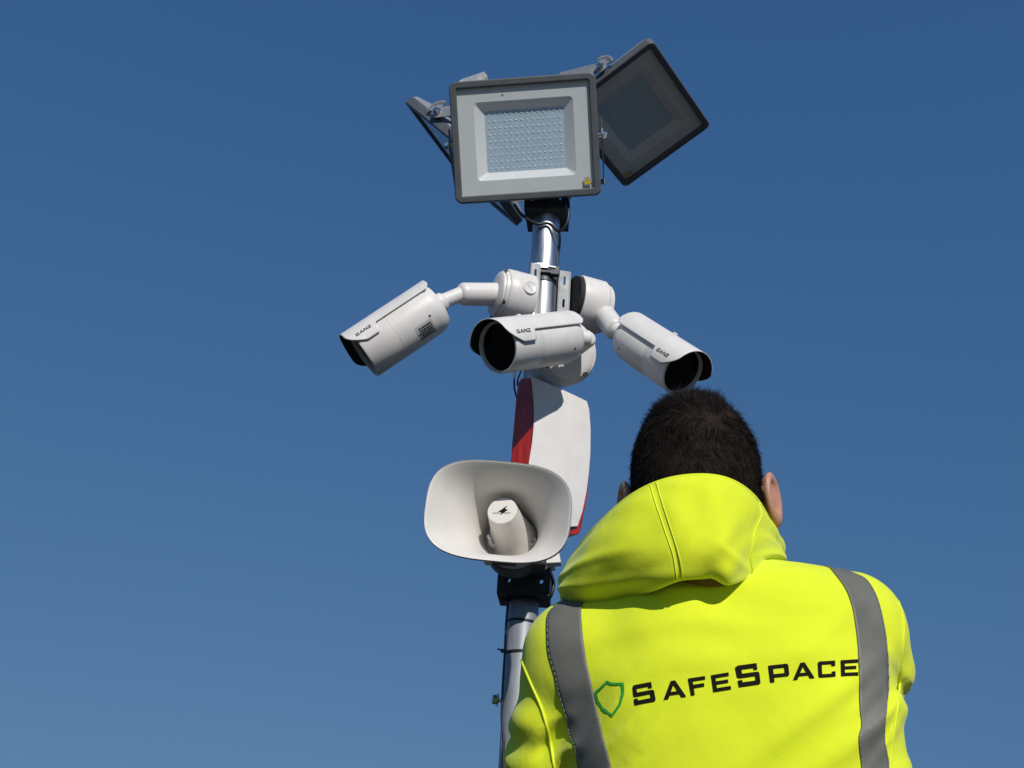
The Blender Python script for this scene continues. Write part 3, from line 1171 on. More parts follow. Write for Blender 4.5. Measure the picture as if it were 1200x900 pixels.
# fixing lugs with dark holes at the throat
for (px, py) in ((577.2, 635.5), (623.5, 634)):
    p = atY(px, py, 1.99)
    b = MB()
    b.lathe(p + hax * .012, -hax, [(0, .0085), (.014, .0080), (.015, .0068), (.015, .0048), (.006, .0045), (.0059, .0005)], 24, caps=False)
    lug = b.build('fixing_lug', M_HORN, horn, smooth=35)
    b = MB()
    b.lathe(p + hax * .0055, -hax, [(0, .0042), (.0006, .0042)], 16)
    b.build('screw_hole', M_BLACKIN, lug)
# low ribs beside the plug
for (a, b2) in (((572, 628), (581, 645)), ((583, 626), (588, 646))):
    MB().tube([atY(a[0], a[1], 1.96), atY((a[0] + b2[0]) / 2 - 1, (a[1] + b2[1]) / 2 - 1, 1.985), atY(b2[0], b2[1], 2.01)], .0026, n=10).build('throat_rib', M_HORN, horn, smooth=60)
# yoke under the horn
MB().box(atY(617, 664, 2.09), (.075, .10, .018)).build('foot_block', M_DARKSTEEL, horn, bevel=.006)
MB().box(atY(590, 657.5, 1.98), (.05, .05, .004)).build('foot_strap', M_DARKSTEEL, horn, bevel=.001)
b = MB()
bolt(b, atY(572, 657.5, 1.96), (-.2, -1, -.3), .006, .006)
b.build('yoke_bolt', M_CHROME, horn, smooth=30)

# ------------------------------------------------------------------ cables
def cable(label, pts, r, cat='cable'):
    P = [atY(*p) for p in pts]
    o = MB().tube(P, r, n=10, sub=8).build('cable', M_RUBBER, smooth=60)
    tag(o, label, cat, 'black cables on the mast')
    return o


cable('black cable looping out right of the dark collar below the horn speaker', [(640, 664, 2.17), (645.5, 672, 2.15), (648.5, 685, 2.14), (645, 699, 2.14), (636, 705, 2.16), (622, 702, 2.155), (606, 701, 2.16)], .0036)
cable('black cable looping round the right of the mast just below the floodlights', [(664, 228, 2.16), (666.5, 245, 2.14), (664, 262, 2.14), (655, 271, 2.15), (643, 262, 2.16), (628, 262, 2.16), (612, 252, 2.17), (603, 240, 2.2)], .0036)
cable('thin black cable dropping down the right edge of the mast below the floodlights', [(655, 269, 2.17), (656, 285, 2.19), (653, 310, 2.2), (650, 345, 2.2), (648, 372, 2.2)], .0028)
cable('pair of thin black wires hanging left of the red siren lens', [(606, 420, 2.2), (603.5, 436, 2.19), (602.5, 452, 2.19), (605, 464, 2.19), (609, 476, 2.2)], .0022)
cable('short black wire between the centre camera and the siren top', [(612, 424, 2.2), (610, 436, 2.19), (607, 444, 2.19), (606, 452, 2.2)], .0018)
cable('black cable running down the left side of the lower mast', [(595, 698, 2.18), (594.5, 715, 2.17), (593.2, 731, 2.17), (591.5, 767, 2.17), (589.5, 800, 2.17), (588.0, 840, 2.17), (590, 870, 2.166), (589, 905, 2.165), (586, 960, 2.17)], .0026)

# ------------------------------------------------------------------ implicit surfaces for the person
def snet(F, org, h):
    """surface nets: F sampled on a grid, inside < 0"""
    nx, ny, nz = F.shape
    S = F < 0
    cx, cy, cz = nx - 1, ny - 1, nz - 1
    acc = np.zeros((cx, cy, cz, 3))
    cnt = np.zeros((cx, cy, cz))
    corners = [(i, j, k) for i in (0, 1) for j in (0, 1) for k in (0, 1)]
    for a in corners:
        for ax in range(3):
            if a[ax]: continue
            b = list(a)
            b[ax] = 1
            Fa = F[a[0]:a[0] + cx, a[1]:a[1] + cy, a[2]:a[2] + cz]
            Fb = F[b[0]:b[0] + cx, b[1]:b[1] + cy, b[2]:b[2] + cz]
            m = (Fa < 0) != (Fb < 0)
            t = np.where(m, Fa / np.where(m, Fa - Fb, 1), 0)
            for q in range(3):
                acc[..., q] += np.where(m, (a[q] + t) if q == ax else a[q], 0)
            cnt += m
    act = cnt > 0
    idx = -np.ones(act.shape, int)
    idx[act] = np.arange(act.sum())
    I, J, K = np.nonzero(act)
    P = acc[act] / cnt[act][:, None] + np.stack([I, J, K], 1)
    verts = P * h + np.array(org)
    faces = []
    for ax in range(3):
        u, w = (ax + 1) % 3, (ax + 2) % 3
        s0 = [slice(1, -1)] * 3
        s1 = [slice(1, -1)] * 3
        s0[ax] = slice(0, -1)
        s1[ax] = slice(1, None)
        A, B = S[tuple(s0)], S[tuple(s1)]
        m = A != B
        q = np.argwhere(m)
        sg = A[m]
        off = np.zeros(3, int)
        off[u] = 1
        off[w] = 1
        base = q + off
        def cell(du, dw):
            c = base.copy()
            c[:, u] -= du
            c[:, w] -= dw
            return idx[c[:, 0], c[:, 1], c[:, 2]]
        quad = np.stack([cell(1, 1), cell(0, 1), cell(0, 0), cell(1, 0)], 1)
        quad[~sg] = quad[~sg][:, ::-1]
        faces.append(quad)
    return verts, np.concatenate(faces)


def grid(lo, hi, h):
    ax = [np.arange(lo[q], hi[q] + h, h) for q in range(3)]
    return np.meshgrid(*ax, indexing='ij')


def smin(a, b, k):
    hh = np.clip(.5 + .5 * (b - a) / k, 0, 1)
    return b * (1 - hh) + a * hh - k * hh * (1 - hh)


def cap(X, a, b, ra, rb):
    a, b = np.array(a, float), np.array(b, float)
    d = b - a
    px, py, pz = X[0] - a[0], X[1] - a[1], X[2] - a[2]
    t = np.clip((px * d[0] + py * d[1] + pz * d[2]) / (d @ d), 0, 1)
    return np.sqrt((px - t * d[0]) ** 2 + (py - t * d[1]) ** 2 + (pz - t * d[2]) ** 2) - (ra + (rb - ra) * t)


def ell(X, c, r, R=None):
    p = [X[q] - c[q] for q in range(3)]
    if R is not None:
        p = [R[q][0] * p[0] + R[q][1] * p[1] + R[q][2] * p[2] for q in range(3)]
    k0 = np.sqrt(sum((p[q] / r[q]) ** 2 for q in range(3)))
    k1 = np.sqrt(sum((p[q] / r[q] ** 2) ** 2 for q in range(3))) + 1e-9
    return k0 * (k0 - 1) / k1


# torso frame: x to his right, y along the spine upward, z out of his back
TS = .935
Up_t = V((-.165, .0, 1)).normalized()
Xt = V((1, -.16, .0))
Xt = (Xt - Up_t * Xt.dot(Up_t)).normalized()
Zt = Xt.cross(Up_t)
OT = atD(836, 652, 1.205)      # base of the neck
MT = Matrix(((Xt.x, Up_t.x, Zt.x, OT.x), (Xt.y, Up_t.y, Zt.y, OT.y), (Xt.z, Up_t.z, Zt.z, OT.z), (0, 0, 0, 1))) @ Matrix.Scale(TS, 4)
MTi = MT.inverted()
RTn = np.array([[Xt.x, Up_t.x, Zt.x], [Xt.y, Up_t.y, Zt.y], [Xt.z, Up_t.z, Zt.z]]) * TS


def to_world(v):
    return v @ RTn.T + np.array(OT)


def loc(px, py, depth):
    return MTi @ atD(px, py, depth)


person = thing('person', 'person seen from behind in a yellow hi-vis hooded jacket below the mast', 'person', (OT.x + .12, OT.y + .1, 0))


def np_mesh(name, v, f, m, parent, kind=None):
    off = np.array(WLOC.get(parent, V((0, 0, 0))))
    me = bpy.data.meshes.new(name)
    me.from_pydata((v - off).tolist(), [], f.tolist())
    me.materials.append(m)
    me.polygons.foreach_set('use_smooth', [True] * len(me.polygons))
    o = bpy.data.objects.new(name, me)
    COL.objects.link(o)
    o.parent = parent
    WLOC[o] = V(off)
    if kind: o['kind'] = kind
    return o


# ---- head and neck (skin)
HC = loc(816, 567, 1.34)          # head centre in torso frame
hr = math.radians(-6)
yawh = math.radians(-4)            # head turned a little to the left
cz_, sz_ = math.cos(hr), math.sin(hr)
Rr = np.array([[cz_, sz_, 0], [-sz_, cz_, 0], [0, 0, 1]])
Ry = np.array([[math.cos(yawh), 0, -math.sin(yawh)], [0, 1, 0], [math.sin(yawh), 0, math.cos(yawh)]])
RH = Ry @ Rr
hc = np.array(HC)


def head_local(X):
    d = [(X[q] - hc[q]) * TS for q in range(3)]
    return [RH[q][0] * d[0] + RH[q][1] * d[1] + RH[q][2] * d[2] for q in range(3)]


def skull(Xh):
    s = ell(Xh, (0, .012, .004), (.0765, .098, .092))
    s = smin(s, ell(Xh, (0, -.03, .022), (.066, .070, .066)), .03)
    s = smin(s, ell(Xh, (0, -.055, -.035), (.055, .062, .055)), .03)      # jaw and face
    return s


def head_sdf(X):
    Xh = head_local(X)
    s = skull(Xh)
    s = smin(s, ell(Xh, (0, -.022, -.095), (.013, .026, .018)), .012)     # nose
    s = smin(s, ell(Xh, (0, -.062, -.083), (.024, .010, .010)), .010)     # lips
    s = smin(s, ell(Xh, (0, .020, -.078), (.050, .012, .014)), .02)       # brow
    for sg in (-1, 1):
        s = np.maximum(s, -ell(Xh, (sg * .030, 0, -.098), (.017, .012, .014)))
        s = smin(s, ell(Xh, (sg * .030, 0, -.078), (.013, .011, .012)), .004)
    s = smin(s, cap(X, (HC.x * .8, HC.y - .07, HC.z + .0), (0.0, -.035, -.07), .052, .062), .03)
    # ears
    for sg in (-1, 1):
        a = math.radians(24) * sg
        ca, sa = math.cos(a), math.sin(a)
        E = np.array([[ca, 0, sa], [0, 1, 0], [-sa, 0, ca]])
        c = (sg * .0900, -.026, .006)
        p = [Xh[q] - c[q] for q in range(3)]
        q = [E[k][0] * p[0] + E[k][1] * p[1] + E[k][2] * p[2] for k in range(3)]
        tl = .18
        q = [q[0], q[1] * math.cos(tl) + q[2] * math.sin(tl), q[2] * math.cos(tl) - q[1] * math.sin(tl)]
        rr = np.sqrt((q[1] / .030) ** 2 + (q[2] / .018) ** 2) + 1e-6
        rim = np.sqrt(((rr - .86) * .020) ** 2 + (q[0] - .002 * sg) ** 2) - .0042
        disc = np.maximum(np.abs(q[0] + .002 * sg) - .0022, (rr - .9) * .018)
        lobe = ell(q, (0, -.027, -.004), (.004, .009, .008))
        e = smin(smin(rim, disc, .004), lobe, .006)
        back = ell(q, (-sg * .010, -.002, -.008), (.012, .019, .009))
        e = smin(e, back, .008)
        s = smin(s, e, .006)
    return s


h = .0027
lo = (hc[0] - .135, -.07, hc[2] - .15)
hi = (hc[0] + .135, hc[1] + .13, hc[2] + .135)
X = grid(lo, hi, h)
v, f = snet(head_sdf(X), lo, h)
head_o = np_mesh('head', to_world(v), f, M_SKIN, person)

# ---- scalp cap under the hair
def hair_zone(Xh):
    """positive where hair grows (head-local coordinates)"""
    x, y, z = Xh
    front = -.055 + .0 * x
    # hairline: above the ears, down to the nape at the back
    low = np.where(z > .02, -.075, -.005 - .25 * (z + .03) * 0)
    low = np.interp(z, [-.08, -.04, -.005, .012, .03, .09], [.055, .010, -.004, -.026, -.080, -.085])
    return (y - low)


Xh = head_local(X)
sc_ = np.maximum(skull(Xh) - .0022, -hair_zone([np.asarray(q) for q in Xh]))
sc_ = np.maximum(sc_, -(skull(Xh) + .004))
v, f = snet(sc_, lo, h)
scalp = np_mesh('scalp', to_world(v), f, M_SCALP, person)

# ---- hair strands
def skull_pts(n):
    out = []
    while sum(len(o) for o in out) < n:
        d = rng.normal(size=(n * 2, 3))
        d /= np.linalg.norm(d, axis=1)[:, None]
        # march from outside in
        p = d * .14 + np.array([0, 0, 0])
        t = np.full(len(d), .14)
        for _ in range(24):
            s = skull([d[:, 0] * t, d[:, 1] * t, d[:, 2] * t])
            t -= s * .9
        p = d * t[:, None]
        hz = hair_zone([p[:, 0], p[:, 1], p[:, 2]])
        keep = hz > rng.uniform(0, .006, len(hz))
        out.append(p[keep])
    return np.concatenate(out)[:n]


def sk_norm(p):
    e = 1e-4
    g = []
    for q in range(3):
        d = np.zeros(3)
        d[q] = e
        a = p + d
        b = p - d
        g.append(skull([a[:, 0], a[:, 1], a[:, 2]]) - skull([b[:, 0], b[:, 1], b[:, 2]]))
    g = np.stack(g, 1)
    return g / np.linalg.norm(g, axis=1)[:, None]


NH = 60000
P0 = skull_pts(NH)
N0 = sk_norm(P0)
topness = np.clip((P0[:, 1] - .01) / .085, 0, 1)             # 0 at ear level, 1 at the crown
backness = np.clip((P0[:, 2] + .02) / .09, 0, 1)
lowf = np.stack([np.sin(P0[:, 1] * 55 + 2 * np.sin(P0[:, 0] * 48 + 1)), np.sin(P0[:, 0] * 62 + 2 * np.sin(P0[:, 2] * 41)), np.sin(P0[:, 2] * 51 + 2 * np.sin(P0[:, 1] * 57))], 1)
top_s = np.clip((P0[:, 1] - .035) / .045, 0, 1)[:, None]
top_s = top_s * top_s * (3 - 2 * top_s)
flow = np.array([[.10, -1.0, .0]]) * (1 - top_s) + np.array([[-.15, .35, -.75]]) * top_s + lowf * .38
flow -= N0 * np.sum(flow * N0, 1)[:, None]
flow /= (np.linalg.norm(flow, axis=1)[:, None] + 1e-6)
clump = np.sin(P0[:, 0] * 230 + 3 * np.sin(P0[:, 1] * 140)) * np.cos(P0[:, 2] * 210 + 2 * np.sin(P0[:, 0] * 160))
Ln = .0095 + .0085 * topness ** 1.2
Ln *= rng.uniform(.55, 1.3, NH) * (1 + .22 * clump)
lift = .14 + .45 * np.clip((P0[:, 1] - .06) / .04, 0, 1) + .10 * clump
jit = rng.normal(size=(NH, 3)) * .17
d1 = flow + N0 * lift[:, None] + jit
d1 /= np.linalg.norm(d1, axis=1)[:, None]
d2 = flow * 1.1 + N0 * (lift * .7)[:, None] + jit * 1.4 + lowf * .12 + np.stack([clump * .2, np.zeros(NH), np.zeros(NH)], 1)
d2 /= np.linalg.norm(d2, axis=1)[:, None]
# clipped shorter and thinner towards the nape, with a few patches where the scalp shows
patch = np.exp(-((P0[:, 0] - .010) / .012) ** 2 - ((P0[:, 1] - .020) / .016) ** 2) + .9 * np.exp(-((P0[:, 0] + .014) / .008) ** 2 - ((P0[:, 1] + .002) / .014) ** 2) + np.exp(-((P0[:, 0] - .018) / .014) ** 2 - ((P0[:, 1] + .022) / .012) ** 2)
thin = np.clip(patch * .55 + .25 * np.clip((.01 - P0[:, 1]) / .05, 0, 1), 0, .9) * (P0[:, 2] > .02)
keep = rng.uniform(size=NH) > thin
P0, N0, d1, d2, Ln = P0[keep], N0[keep], d1[keep], d2[keep], Ln[keep]
NH = len(P0)
wd = np.cross(d1, N0 + rng.normal(size=(NH, 3)) * .5)
wd /= np.linalg.norm(wd, axis=1)[:, None]
wr = rng.uniform(.00016, .00034, NH)[:, None]
A = P0 + N0 * .0012
B = A + d1 * (Ln * .5)[:, None]
Cc_ = B + d2 * (Ln * .5)[:, None]
pts = np.concatenate([A - wd * wr, A + wd * wr, B + wd * wr * .9, B - wd * wr * .9, Cc_ + wd * wr * .2, Cc_ - wd * wr * .2])
i = np.arange(NH)
ff = np.concatenate([np.stack([i, i + NH, i + 2 * NH, i + 3 * NH], 1), np.stack([i + 3 * NH, i + 2 * NH, i + 4 * NH, i + 5 * NH], 1)])
pts = pts @ RH / TS + hc          # head-local -> torso frame (RH rows are the local axes)
hair = np_mesh('hair', to_world(pts), ff, M_HAIR, person, kind='stuff')

# ---- jacket
def folds(x, y, z):
    """cloth folds as an offset of the surface in metres"""
    d = np.zeros_like(x)
    # long diagonal drape on the lower right back
    for (a, b, c, amp, wdt, x0, x1, y1) in ((.55, -1, -.235, .0052, .012, -.05, .22, -.1), (.50, -1, -.285, .0055, .013, -.10, .22, -.15),
                                            (.42, -1, -.335, .0050, .012, -.16, .22, -.2), (.62, -1, -.175, .0032, .012, .02, .2, -.05)):
        ln = (a * x + b * y + c) / math.hypot(a, b)
        g = np.exp(-(ln / wdt) ** 2)
        w = np.clip((x - x0) / .08, 0, 1) * np.clip((x1 - x) / .05, 0, 1)
        d += amp * g * w
    # gentle horizontal ones below the hood
    for (yy, amp, wdt) in ((-.085, .0022, .012), (-.125, .0016, .014), (-.165, .0012, .016)):
        d += amp * np.exp(-((y - yy + .12 * (x + .05) ** 2 + .010 * np.sin(x * 17)) / wdt) ** 2) * np.clip(1 - np.abs(x + .02) / .2, 0, 1)
    # puckers at the outer sides (armhole and sleeves)
    side_ = np.clip((np.abs(x) - .175) / .04, 0, 1)
    left = (x < 0)
    ph = y * 92 + 18 * np.abs(x) + 5 * np.sin(z * 24 + y * 16)
    d += side_ * np.where(left, .0022, .0014) * np.sin(ph) * (0.6 + .4 * np.sin(y * 31 + 1)) * np.clip((-.10 - y) / .06, 0, 1)
    # creases running over the tapes and out to the sides, low down
    for (x0, y0, sl, amp, wd_) in ((-.150, -.165, .9, .0030, .006), (-.145, -.195, .7, .0034, .0055), (-.135, -.222, .9, .0034, .006), (-.150, -.245, .6, .0030, .0055),
                                   (.150, -.175, .8, .0030, .006), (.160, -.200, .7, .0034, .006), (.155, -.228, .9, .0032, .0055)):
        ln = (y - y0) - sl * (x - x0)
        d += amp * np.exp(-(ln / wd_) ** 2) * np.exp(-((x - x0) / .035) ** 2) - .4 * amp * np.exp(-((ln - .011) / wd_) ** 2) * np.exp(-((x - x0) / .035) ** 2)
    # sharp sleeve creases running up and inwards
    for (x0, y0, sl, amp, wd_) in ((-.225, -.168, .55, .0035, .0075), (-.225, -.210, .45, .0042, .008), (-.222, -.255, .50, .0042, .008),
                                   (.205, -.150, -.5, .0018, .008), (.200, -.205, -.6, .0018, .008)):
        ln = (y - y0) - sl * (x - x0) + .006 * np.sin(60 * x + 40 * y)
        gx = np.exp(-((x - x0) / .032) ** 4) * np.clip((z + .22) / .05, 0, 1)
        d += (amp * np.exp(-(ln / wd_) ** 2) - .6 * amp * np.exp(-((ln + .016) / (wd_ * 1.1)) ** 2)) * gx
    # soft irregular drape everywhere
    d += .0011 * np.sin(31 * x + 22 * y + 3.0 * np.sin(19 * y + 2)) * np.sin(27 * y - 9 * x + 2 * np.sin(23 * x))
    return d


def jacket_sdf(X):
    x, y, z = X
    ys = [-.80, -.66, -.52, -.40, -.28, -.20, -.13, -.075, -.03, .02]
    a = np.interp(y, ys, [.182, .182, .178, .180, .188, .194, .190, .170, .135, .09])
    b = np.interp(y, ys, [.125, .125, .122, .122, .126, .124, .121, .116, .105, .09])
    zc = -.098 + np.interp(y, ys, [.0, .0, .0, .004, .012, .014, .010, 0, -.01, -.012])
    xs_ = x - np.interp(y, [-.5, -.1], [-.020, 0])
    q = np.sqrt(np.abs(xs_ / a) ** 2.5 + np.abs((z - zc) / b) ** 2.3 + 1e-9)
    rr = np.sqrt(x * x + (z - zc) ** 2) + 1e-6
    tor = (q - 1) * np.minimum(a, b) * .9
    tor = np.maximum(tor, y + .038)
    tor = np.maximum(tor, -.66 - y)
    s = tor
    s = smin(s, cap(X, (-.05, -.060, -.066), (-.172, -.072, -.105), .054, .060), .045)
    s = smin(s, cap(X, (.065, -.054, -.062), (.160, -.078, -.105), .056, .060), .045)
    # upper arms forward and out, forearms up in front of the chest
    s = smin(s, cap(X, (-.183, -.095, -.108), (-.258, -.280, -.205), .068, .066), .060)
    s = smin(s, cap(X, (.160, -.095, -.115), (.100, -.270, -.250), .064, .052), .03)
    s = smin(s, cap(X, (-.262, -.270, -.235), (-.085, -.17, -.40), .058, .040), .025)
    s = smin(s, cap(X, (.100, -.270, -.250), (.06, -.17, -.40), .052, .040), .025)
    # bunched sleeve cloth
    # sleeve cloth bunching into soft overlapping rolls
    for (cx_, cy_, cz2, rx_, ry_, an) in ((-.243, -.158, -.118, .030, .016, .35), (-.252, -.200, -.130, .034, .018, .2), (-.256, -.243, -.140, .038, .017, .35), (-.256, -.285, -.150, .042, .020, .2)):
        Rm = [[math.cos(an), -math.sin(an), 0], [math.sin(an), math.cos(an), 0], [0, 0, 1]]
        s = smin(s, ell(X, (cx_, cy_, cz2), (rx_, ry_, .050), Rm), .030)
    s = smin(s, ell(X, (.205, -.140, -.140), (.026, .030, .05)), .02)
    s = smin(s, cap(X, (-.002, -.08, -.085), (.004, -.008, -.105), .072, .062), .02)
    return s - folds(x, y, z)


h = .0052
lo, hi = (-.34, -.69, -.50), (.34, .07, .09)
X = grid(lo, hi, h)
v, f = snet(jacket_sdf(X), lo, h)
jv = to_world(v)
jacket = np_mesh('jacket', jv, f, M_HIVIS, person)
bvh = BVHTree.FromPolygons([V(p) for p in jv], [tuple(q) for q in f], all_triangles=False)


def onjacket(px, py, off):
    d = ray(px, py).normalized()
    hit, n, idx_, dist = bvh.ray_cast(CAM, d)
    if hit is None:
        return None
    # smooth normal from nearby samples
    return hit + n * off


def marchrow(p0, p1, step, off):
    """continue past the silhouette: keep going along the surface"""
    d = (p1 - p0).normalized() * step
    q, n, i_, dist = bvh.find_nearest(p1 + d)
    return q + n * off


def spline_px(kn, n):
    """kn: (px,py) knots -> n smooth samples"""
    P = [V((a, b, 0)) for a, b in kn]
    out = []
    m = len(P)
    for k in range(n):
        s = k / (n - 1) * (m - 1)
        i = min(int(s), m - 2)
        t = s - i
        p1, p2 = P[i], P[i + 1]
        p0 = P[i - 1] if i > 0 else p1 * 2 - p2
        p3 = P[i + 2] if i + 2 < m else p2 * 2 - p1
        q = .5 * (2 * p1 + (p2 - p0) * t + (2 * p0 - 5 * p1 + 4 * p2 - p3) * t * t + (3 * p1 - p0 - 3 * p2 + p3) * t ** 3)
        out.append((q.x, q.y))
    return out


def tape(Lk, Rk, n=190, nc=10):
    Ls, Rs = spline_px(Lk, n), spline_px(Rk, n)
    rowsv = []
    for k in range(n):
        row = []
        for c in range(nc + 1):
            t = c / nc
            x, y = Ls[k][0] * (1 - t) + Rs[k][0] * t, Ls[k][1] * (1 - t) + Rs[k][1] * t
            row.append(onjacket(x, y, .0013))
        if all(r is not None for r in row):
            rowsv.append(row)
    # carry on over the shoulder at the top
    for _ in range(60):
        r0, r1 = rowsv[1], rowsv[0]
        rowsv.insert(0, [marchrow(a, b, .005, .0013) for a, b in zip(r0, r1)])
    nr_ = len(rowsv)
    # smooth for clean tape
    A_ = np.array([[tuple(p) for p in r] for r in rowsv])
    for _ in range(3):
        A_[1:-1] = (A_[:-2] + A_[2:] + 2 * A_[1:-1]) / 4
    vs = A_.reshape(-1, 3)
    fs = []
    w = nc + 1
    for k in range(nr_ - 1):
        for c in range(nc):
            a = k * w + c
            fs.append((a, a + w, a + w + 1, a + 1))
    mb = MB()
    mb.add([V(p) for p in vs], fs)
    o = mb.build('reflective_strip', M_STRIP, person, smooth=180, solid=.0008)
    # stitching near both edges
    for c in (0, nc):
        inn = 1 if c == 0 else nc - 1
        sm = MB()
        for k in range(0, nr_ - 1):
            if k % 3 == 2: continue
            a = V(A_[k, c]).lerp(V(A_[k, inn]), .28)
            b = V(A_[k + 1, c]).lerp(V(A_[k + 1, inn]), .28)
            nn = bvh.find_nearest(a)[1]
            sm.tube([a + nn * .0006, b + nn * .0006], .00030, n=5, sub=1)
        sm.build('stitching', M_STITCH, o)
    return o


tape([(655.6, 707), (643, 719), (641, 736), (643, 765.6), (650.7, 792.5), (655.6, 814.5), (664, 841), (668, 861), (674, 875.6), (677.6, 899), (681, 925), (687, 960), (694, 1010), (700, 1060), (705, 1120), (709, 1180), (712, 1240)],
     [(690, 697.6), (682, 711.8), (682.5, 736), (687.4, 773), (692, 793), (697, 817), (703, 843), (707, 861), (712, 880), (717, 899), (720, 925), (724, 960), (728, 1010), (732, 1060), (735, 1120), (737, 1180), (738, 1240)])
tape([(973, 667), (989.4, 689), (997.8, 711), (1003.3, 744.4), (1006, 783), (1006.7, 827.8), (1009, 850), (1005.6, 866.7), (1009, 900), (1009, 925), (1006, 960), (1001, 1010), (996, 1060), (990, 1120), (985, 1180), (981, 1240)],
     [(999, 672), (1015, 680), (1027, 700), (1035, 730.6), (1039.4, 766.7), (1040, 822), (1036, 850), (1036.7, 872), (1041.4, 900), (1041, 925), (1037, 960), (1030, 1010), (1023, 1060), (1016, 1120), (1009, 1180), (1003, 1240)])

# ---- piping along the armholes
for kn in ([(607, 757), (612, 775), (622, 800), (634, 828), (642, 856), (647, 880), (650, 903), (651, 925)],
           [(1052, 705), (1058, 725), (1058, 750), (1055, 785), (1053, 815), (1048, 850), (1043, 885), (1041, 920)]):
    P = [onjacket(x, y, .0006) for x, y in spline_px(kn, 60)]
    P = [p for p in P if p is not None]
    A_ = np.array([tuple(p) for p in P])
    for _ in range(4):
        A_[1:-1] = (A_[:-2] + A_[2:] + 2 * A_[1:-1]) / 4
    MB().tube([V(p) for p in A_], .0017, n=8, sub=1).build('armhole_piping', M_SEAM, person, smooth=180)

# ---- printed logo across the back
BX = [743, 745.7, 779, 804.6, 811.7, 838.6, 858.5, 868, 891, 903.8, 929, 954, 960.5, 978, 988.8, 1006]
BYy = [826.9, 826.3, 820, 816.6, 815, 810.8, 807.6, 805.2, 802, 800.1, 797.2, 794.8, 794.3, 793.3, 792.7, 792.0]


def text_px(x, y, hgt):
    by = float(np.interp(x, BX, BYy))
    sl_ = (float(np.interp(x + 4, BX, BYy)) - float(np.interp(x - 4, BX, BYy))) / 8
    n = math.hypot(1, sl_)
    return (x + y * hgt * sl_ * .9 + 0, by - y * hgt)


letters = [('S', 744, 769, 23), ('A', 778, 804.5, 20.5), ('F', 810, 829, 20), ('E', 836, 857, 19.8), ('S', 866, 891.5, 25), ('P', 902.5, 925.5, 20),
           ('A', 929, 954.5, 19.5), ('C', 959, 979, 19), ('E', 985.5, 1005.5, 19)]
for ch, x0, x1, hgt in letters:
    w, pl = GLYPH[ch]

    def fn(x, y, x0=x0, x1=x1, w=w, hgt=hgt):
        px = x0 + (x1 - x0) * x / w
        q = text_px(px, y, hgt)
        p = onjacket(q[0], q[1], .0011)
        return p if p is not None else V((0, 0, 0))
    vv, ff = flat_poly_mesh(pl, .16, fn)
    MB().add(vv, ff).build('printed_letter', M_INK, person)

sh_px = [(711.8, 797.4), (717, 800), (731.4, 800), (732.2, 806), (731.9, 813), (727.7, 826.7), (718, 840), (707, 832.6), (699.6, 821.8), (697, 810.8), (703, 806)]
cen = (714.5, 817)
pl = []
n = len(sh_px)
out_ = sh_px
inn_ = [(cen[0] + (x - cen[0]) * .82, cen[1] + (y - cen[1]) * .84) for x, y in sh_px]
for k in range(n):
    j = (k + 1) % n
    pl.append([out_[k], out_[j], inn_[j], inn_[k]])
vv, ff = flat_poly_mesh(pl, 3, lambda x, y: onjacket(x, y, .0011))
MB().add(vv, ff).build('printed_shield', M_GREEN, person)

# ---- hood: a pouch lying round the neck, seams on both sides of the centre panel
# rows of (px, py, depth) knots from the inner rim to the tuck
cols = 11
HK = [
    # inside, down behind the head
    [(690, 715, 1.42), (705, 700, 1.36), (720, 678, 1.325), (745, 650, 1.300), (775, 635, 1.280), (808, 628, 1.272), (840, 628, 1.275), (868, 638, 1.285), (888, 652, 1.31), (900, 672, 1.36), (905, 695, 1.42)],
    [(672, 712, 1.42), (684, 685, 1.35), (702, 648, 1.305), (730, 610, 1.272), (766, 584, 1.246), (805, 573, 1.238), (845, 575, 1.241), (876, 593, 1.260), (898, 624, 1.30), (909, 652, 1.36), (911, 690, 1.43)],
    # rim
    [(660, 716, 1.42), (665, 678, 1.34), (684, 636, 1.285), (718, 597, 1.248), (761, 569, 1.226), (806, 557.5, 1.220), (850, 560.5, 1.224), (884, 582, 1.245), (908, 620, 1.290), (917, 648, 1.35), (916, 690, 1.42)],
    # outside
    [(657, 718, 1.41), (659, 684, 1.32), (676, 648, 1.262), (715, 611, 1.225), (764, 584, 1.206), (808, 572, 1.200), (852, 574, 1.203), (888, 596, 1.228), (911, 630, 1.275), (918.5, 655, 1.34), (917, 694, 1.42)],
    [(656, 720, 1.40), (657.5, 691, 1.305), (670, 668, 1.248), (720, 641, 1.202), (776, 622, 1.178), (815, 614, 1.171), (850, 614, 1.173), (880, 624, 1.202), (906, 642, 1.255), (918, 663, 1.32), (917, 698, 1.42)],
    [(657, 724, 1.39), (658, 703, 1.300), (676, 690, 1.245), (730, 670, 1.196), (786, 656, 1.162), (822, 649, 1.156), (852, 648, 1.158), (877, 652, 1.190), (902, 657, 1.245), (916, 670, 1.32), (916, 702, 1.42)],
    # bottom edge
    [(660, 728, 1.38), (663, 716, 1.31), (690, 710, 1.262), (738, 698, 1.215), (789, 683.5, 1.165), (829, 677, 1.170), (855, 686, 1.162), (879, 674, 1.200), (898, 670, 1.25), (910, 684, 1.32), (913, 710, 1.42)],
    # tucked under
    [(664, 730, 1.38), (672, 718, 1.34), (702, 710, 1.295), (744, 700, 1.250), (792, 674, 1.205), (828, 666, 1.205), (855, 672, 1.200), (876, 668, 1.225), (890, 670, 1.27), (900, 688, 1.34), (905, 712, 1.42)],
    [(680, 730, 1.40), (700, 718, 1.37), (722, 702, 1.345), (755, 684, 1.305), (795, 668, 1.275), (828, 662, 1.27), (850, 664, 1.27), (868, 668, 1.285), (880, 676, 1.32), (890, 692, 1.36), (895, 714, 1.43)],
]
